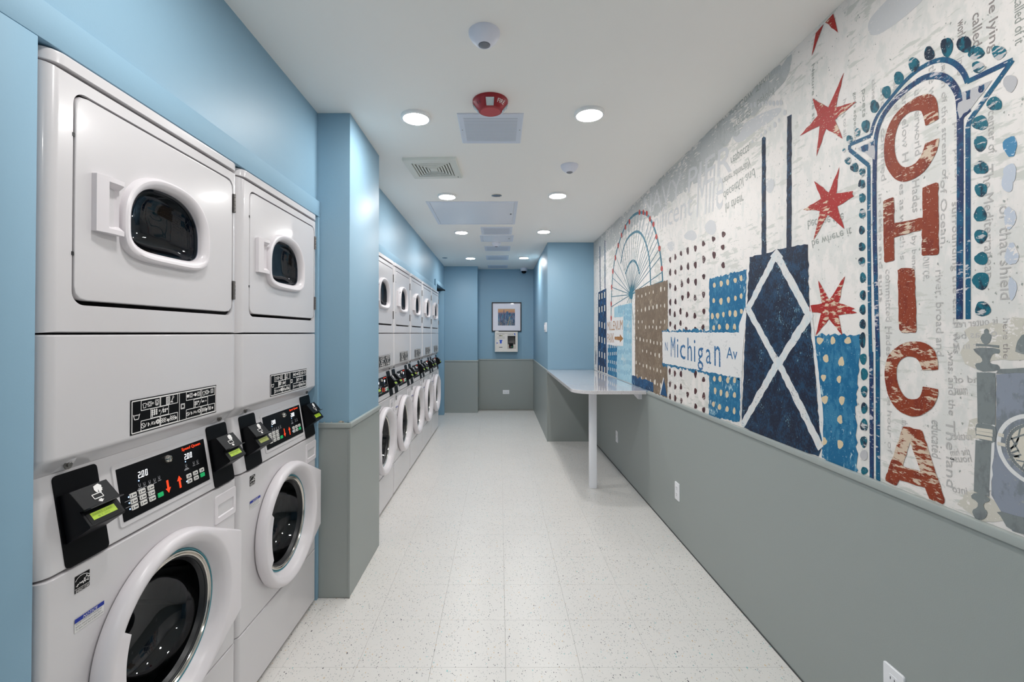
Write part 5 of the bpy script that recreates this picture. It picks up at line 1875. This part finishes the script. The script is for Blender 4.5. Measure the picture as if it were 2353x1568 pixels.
# grey street clock at the frame edge
part('clock_case', M_CLOCK, 3, [pl('G', (322, 525), (500, 505), (620, 505), (620, 1620), (430, 1568), (330, 1400), (290, 1330), (290, 960), (322, 860))])
part('clock_post', M_POST, 4, [smoothpts(pl('G', (160, 345), (345, 350), (350, 385), (300, 385), (280, 430), (280, 450), (345, 465), (345, 500), (200, 505), (175, 455), (230, 445), (225, 410), (190, 385)), True, 1), pl('G', (187, 320), (345, 332), (342, 348), (187, 334)), ell('G', 255, 285, 38, 38), ell('G', 257, 238, 18, 18)])
part('clock_post', M_POST, 4, [pl('G', (345, 488), (500, 480), (620, 480), (620, 520), (320, 518))])
part('clock_post', M_POST, 4, [smoothpts(pl('G', (455, 330), (470, 290), (500, 255), (620, 240), (620, 400), (450, 385)), True, 1)])
part('clock_post', M_WHITE, 4, [pl('G', (202, 512), (322, 518), (312, 860), (290, 1300), (185, 1310), (195, 960), (210, 850))])
strokes('clock_post_fluting', M_POST, 5, [pl('G', (208, 512), (214, 850)), pl('G', (232, 512), (236, 850)), pl('G', (256, 512), (257, 855)), pl('G', (280, 512), (280, 860)), pl('G', (302, 515), (300, 860)), pl('G', (200, 965), (188, 1310)), pl('G', (222, 968), (212, 1320)), pl('G', (246, 970), (236, 1330)), pl('G', (275, 975), (258, 1335))], .011)
part('clock_post_collar', M_POST, 6, [smoothpts(pl('G', (180, 868), (210, 845), (310, 868), (325, 900), (320, 975), (285, 985), (190, 955)), True, 1)])
strokes('clock_post_collar', M_CREAM, 7, [pl('G', (192, 890), (300, 905)), pl('G', (190, 912), (300, 930)), pl('G', (192, 940), (296, 958)), pl('G', (336, 925), (375, 935)), pl('G', (332, 985), (385, 998))], .008)
part('clock_post', M_POST, 6, [smoothpts(pl('G', (145, 1340), (185, 1310), (270, 1340), (285, 1370), (235, 1385), (240, 1420), (265, 1440), (255, 1480), (215, 1500), (175, 1480), (160, 1430), (200, 1415), (200, 1375)), True, 1), smoothpts(pl('G', (315, 1430), (500, 1480), (620, 1500), (620, 1620), (400, 1560), (360, 1480)), True, 1)])
cc = MW('G', 590, 1035)
ring_ = lambda r: [(cc[0] + r * math.cos(2 * PI * i / 64), cc[1] + r * math.sin(2 * PI * i / 64)) for i in range(64)]
kz = abs(MW('G', 325, 1035)[0] - cc[0])
part('clock_dial', M_WHITE, 5, [ring_(kz)], .05, .0008)
part('clock_dial', M_CLOCK, 6, [ring_(kz * .88)], .05, .0008)
part('clock_dial', M_CREAM, 7, [ring_(kz * .74)], .05, .0008)
for i in range(60):
    a = 2 * PI * i / 60
    if math.cos(a) < -.95 or math.cos(a) < .2:
        continue
    r_ = kz * .69
    part('dial_mark', M_POST, 8, [[(cc[0] + r_ * math.cos(a) + .004 * math.cos(t), cc[1] + r_ * math.sin(a) + .004 * math.sin(t)) for t in [PI * k / 4 for k in range(8)]]], .05, .0003)
fn = onwall(8)
for k, s in enumerate(('VIII', 'IX', 'X')):
    a = math.radians(35 - 35 * k)
    c_, s_ = math.cos(a), math.sin(a)
    mb = MB()
    r0, r1 = kz * .62, kz * .40
    put_text(mb, s, lambda u, v: fn(cc[0] + (r1 + (r0 - r1) * v) * c_ - (u - .5) * .05 * -s_, cc[1] - (r1 + (r0 - r1) * v) * s_ + (u - .5) * .05 * c_))
    mb.build('dial_numeral', M_POST, mural, smooth=0, fix=False)
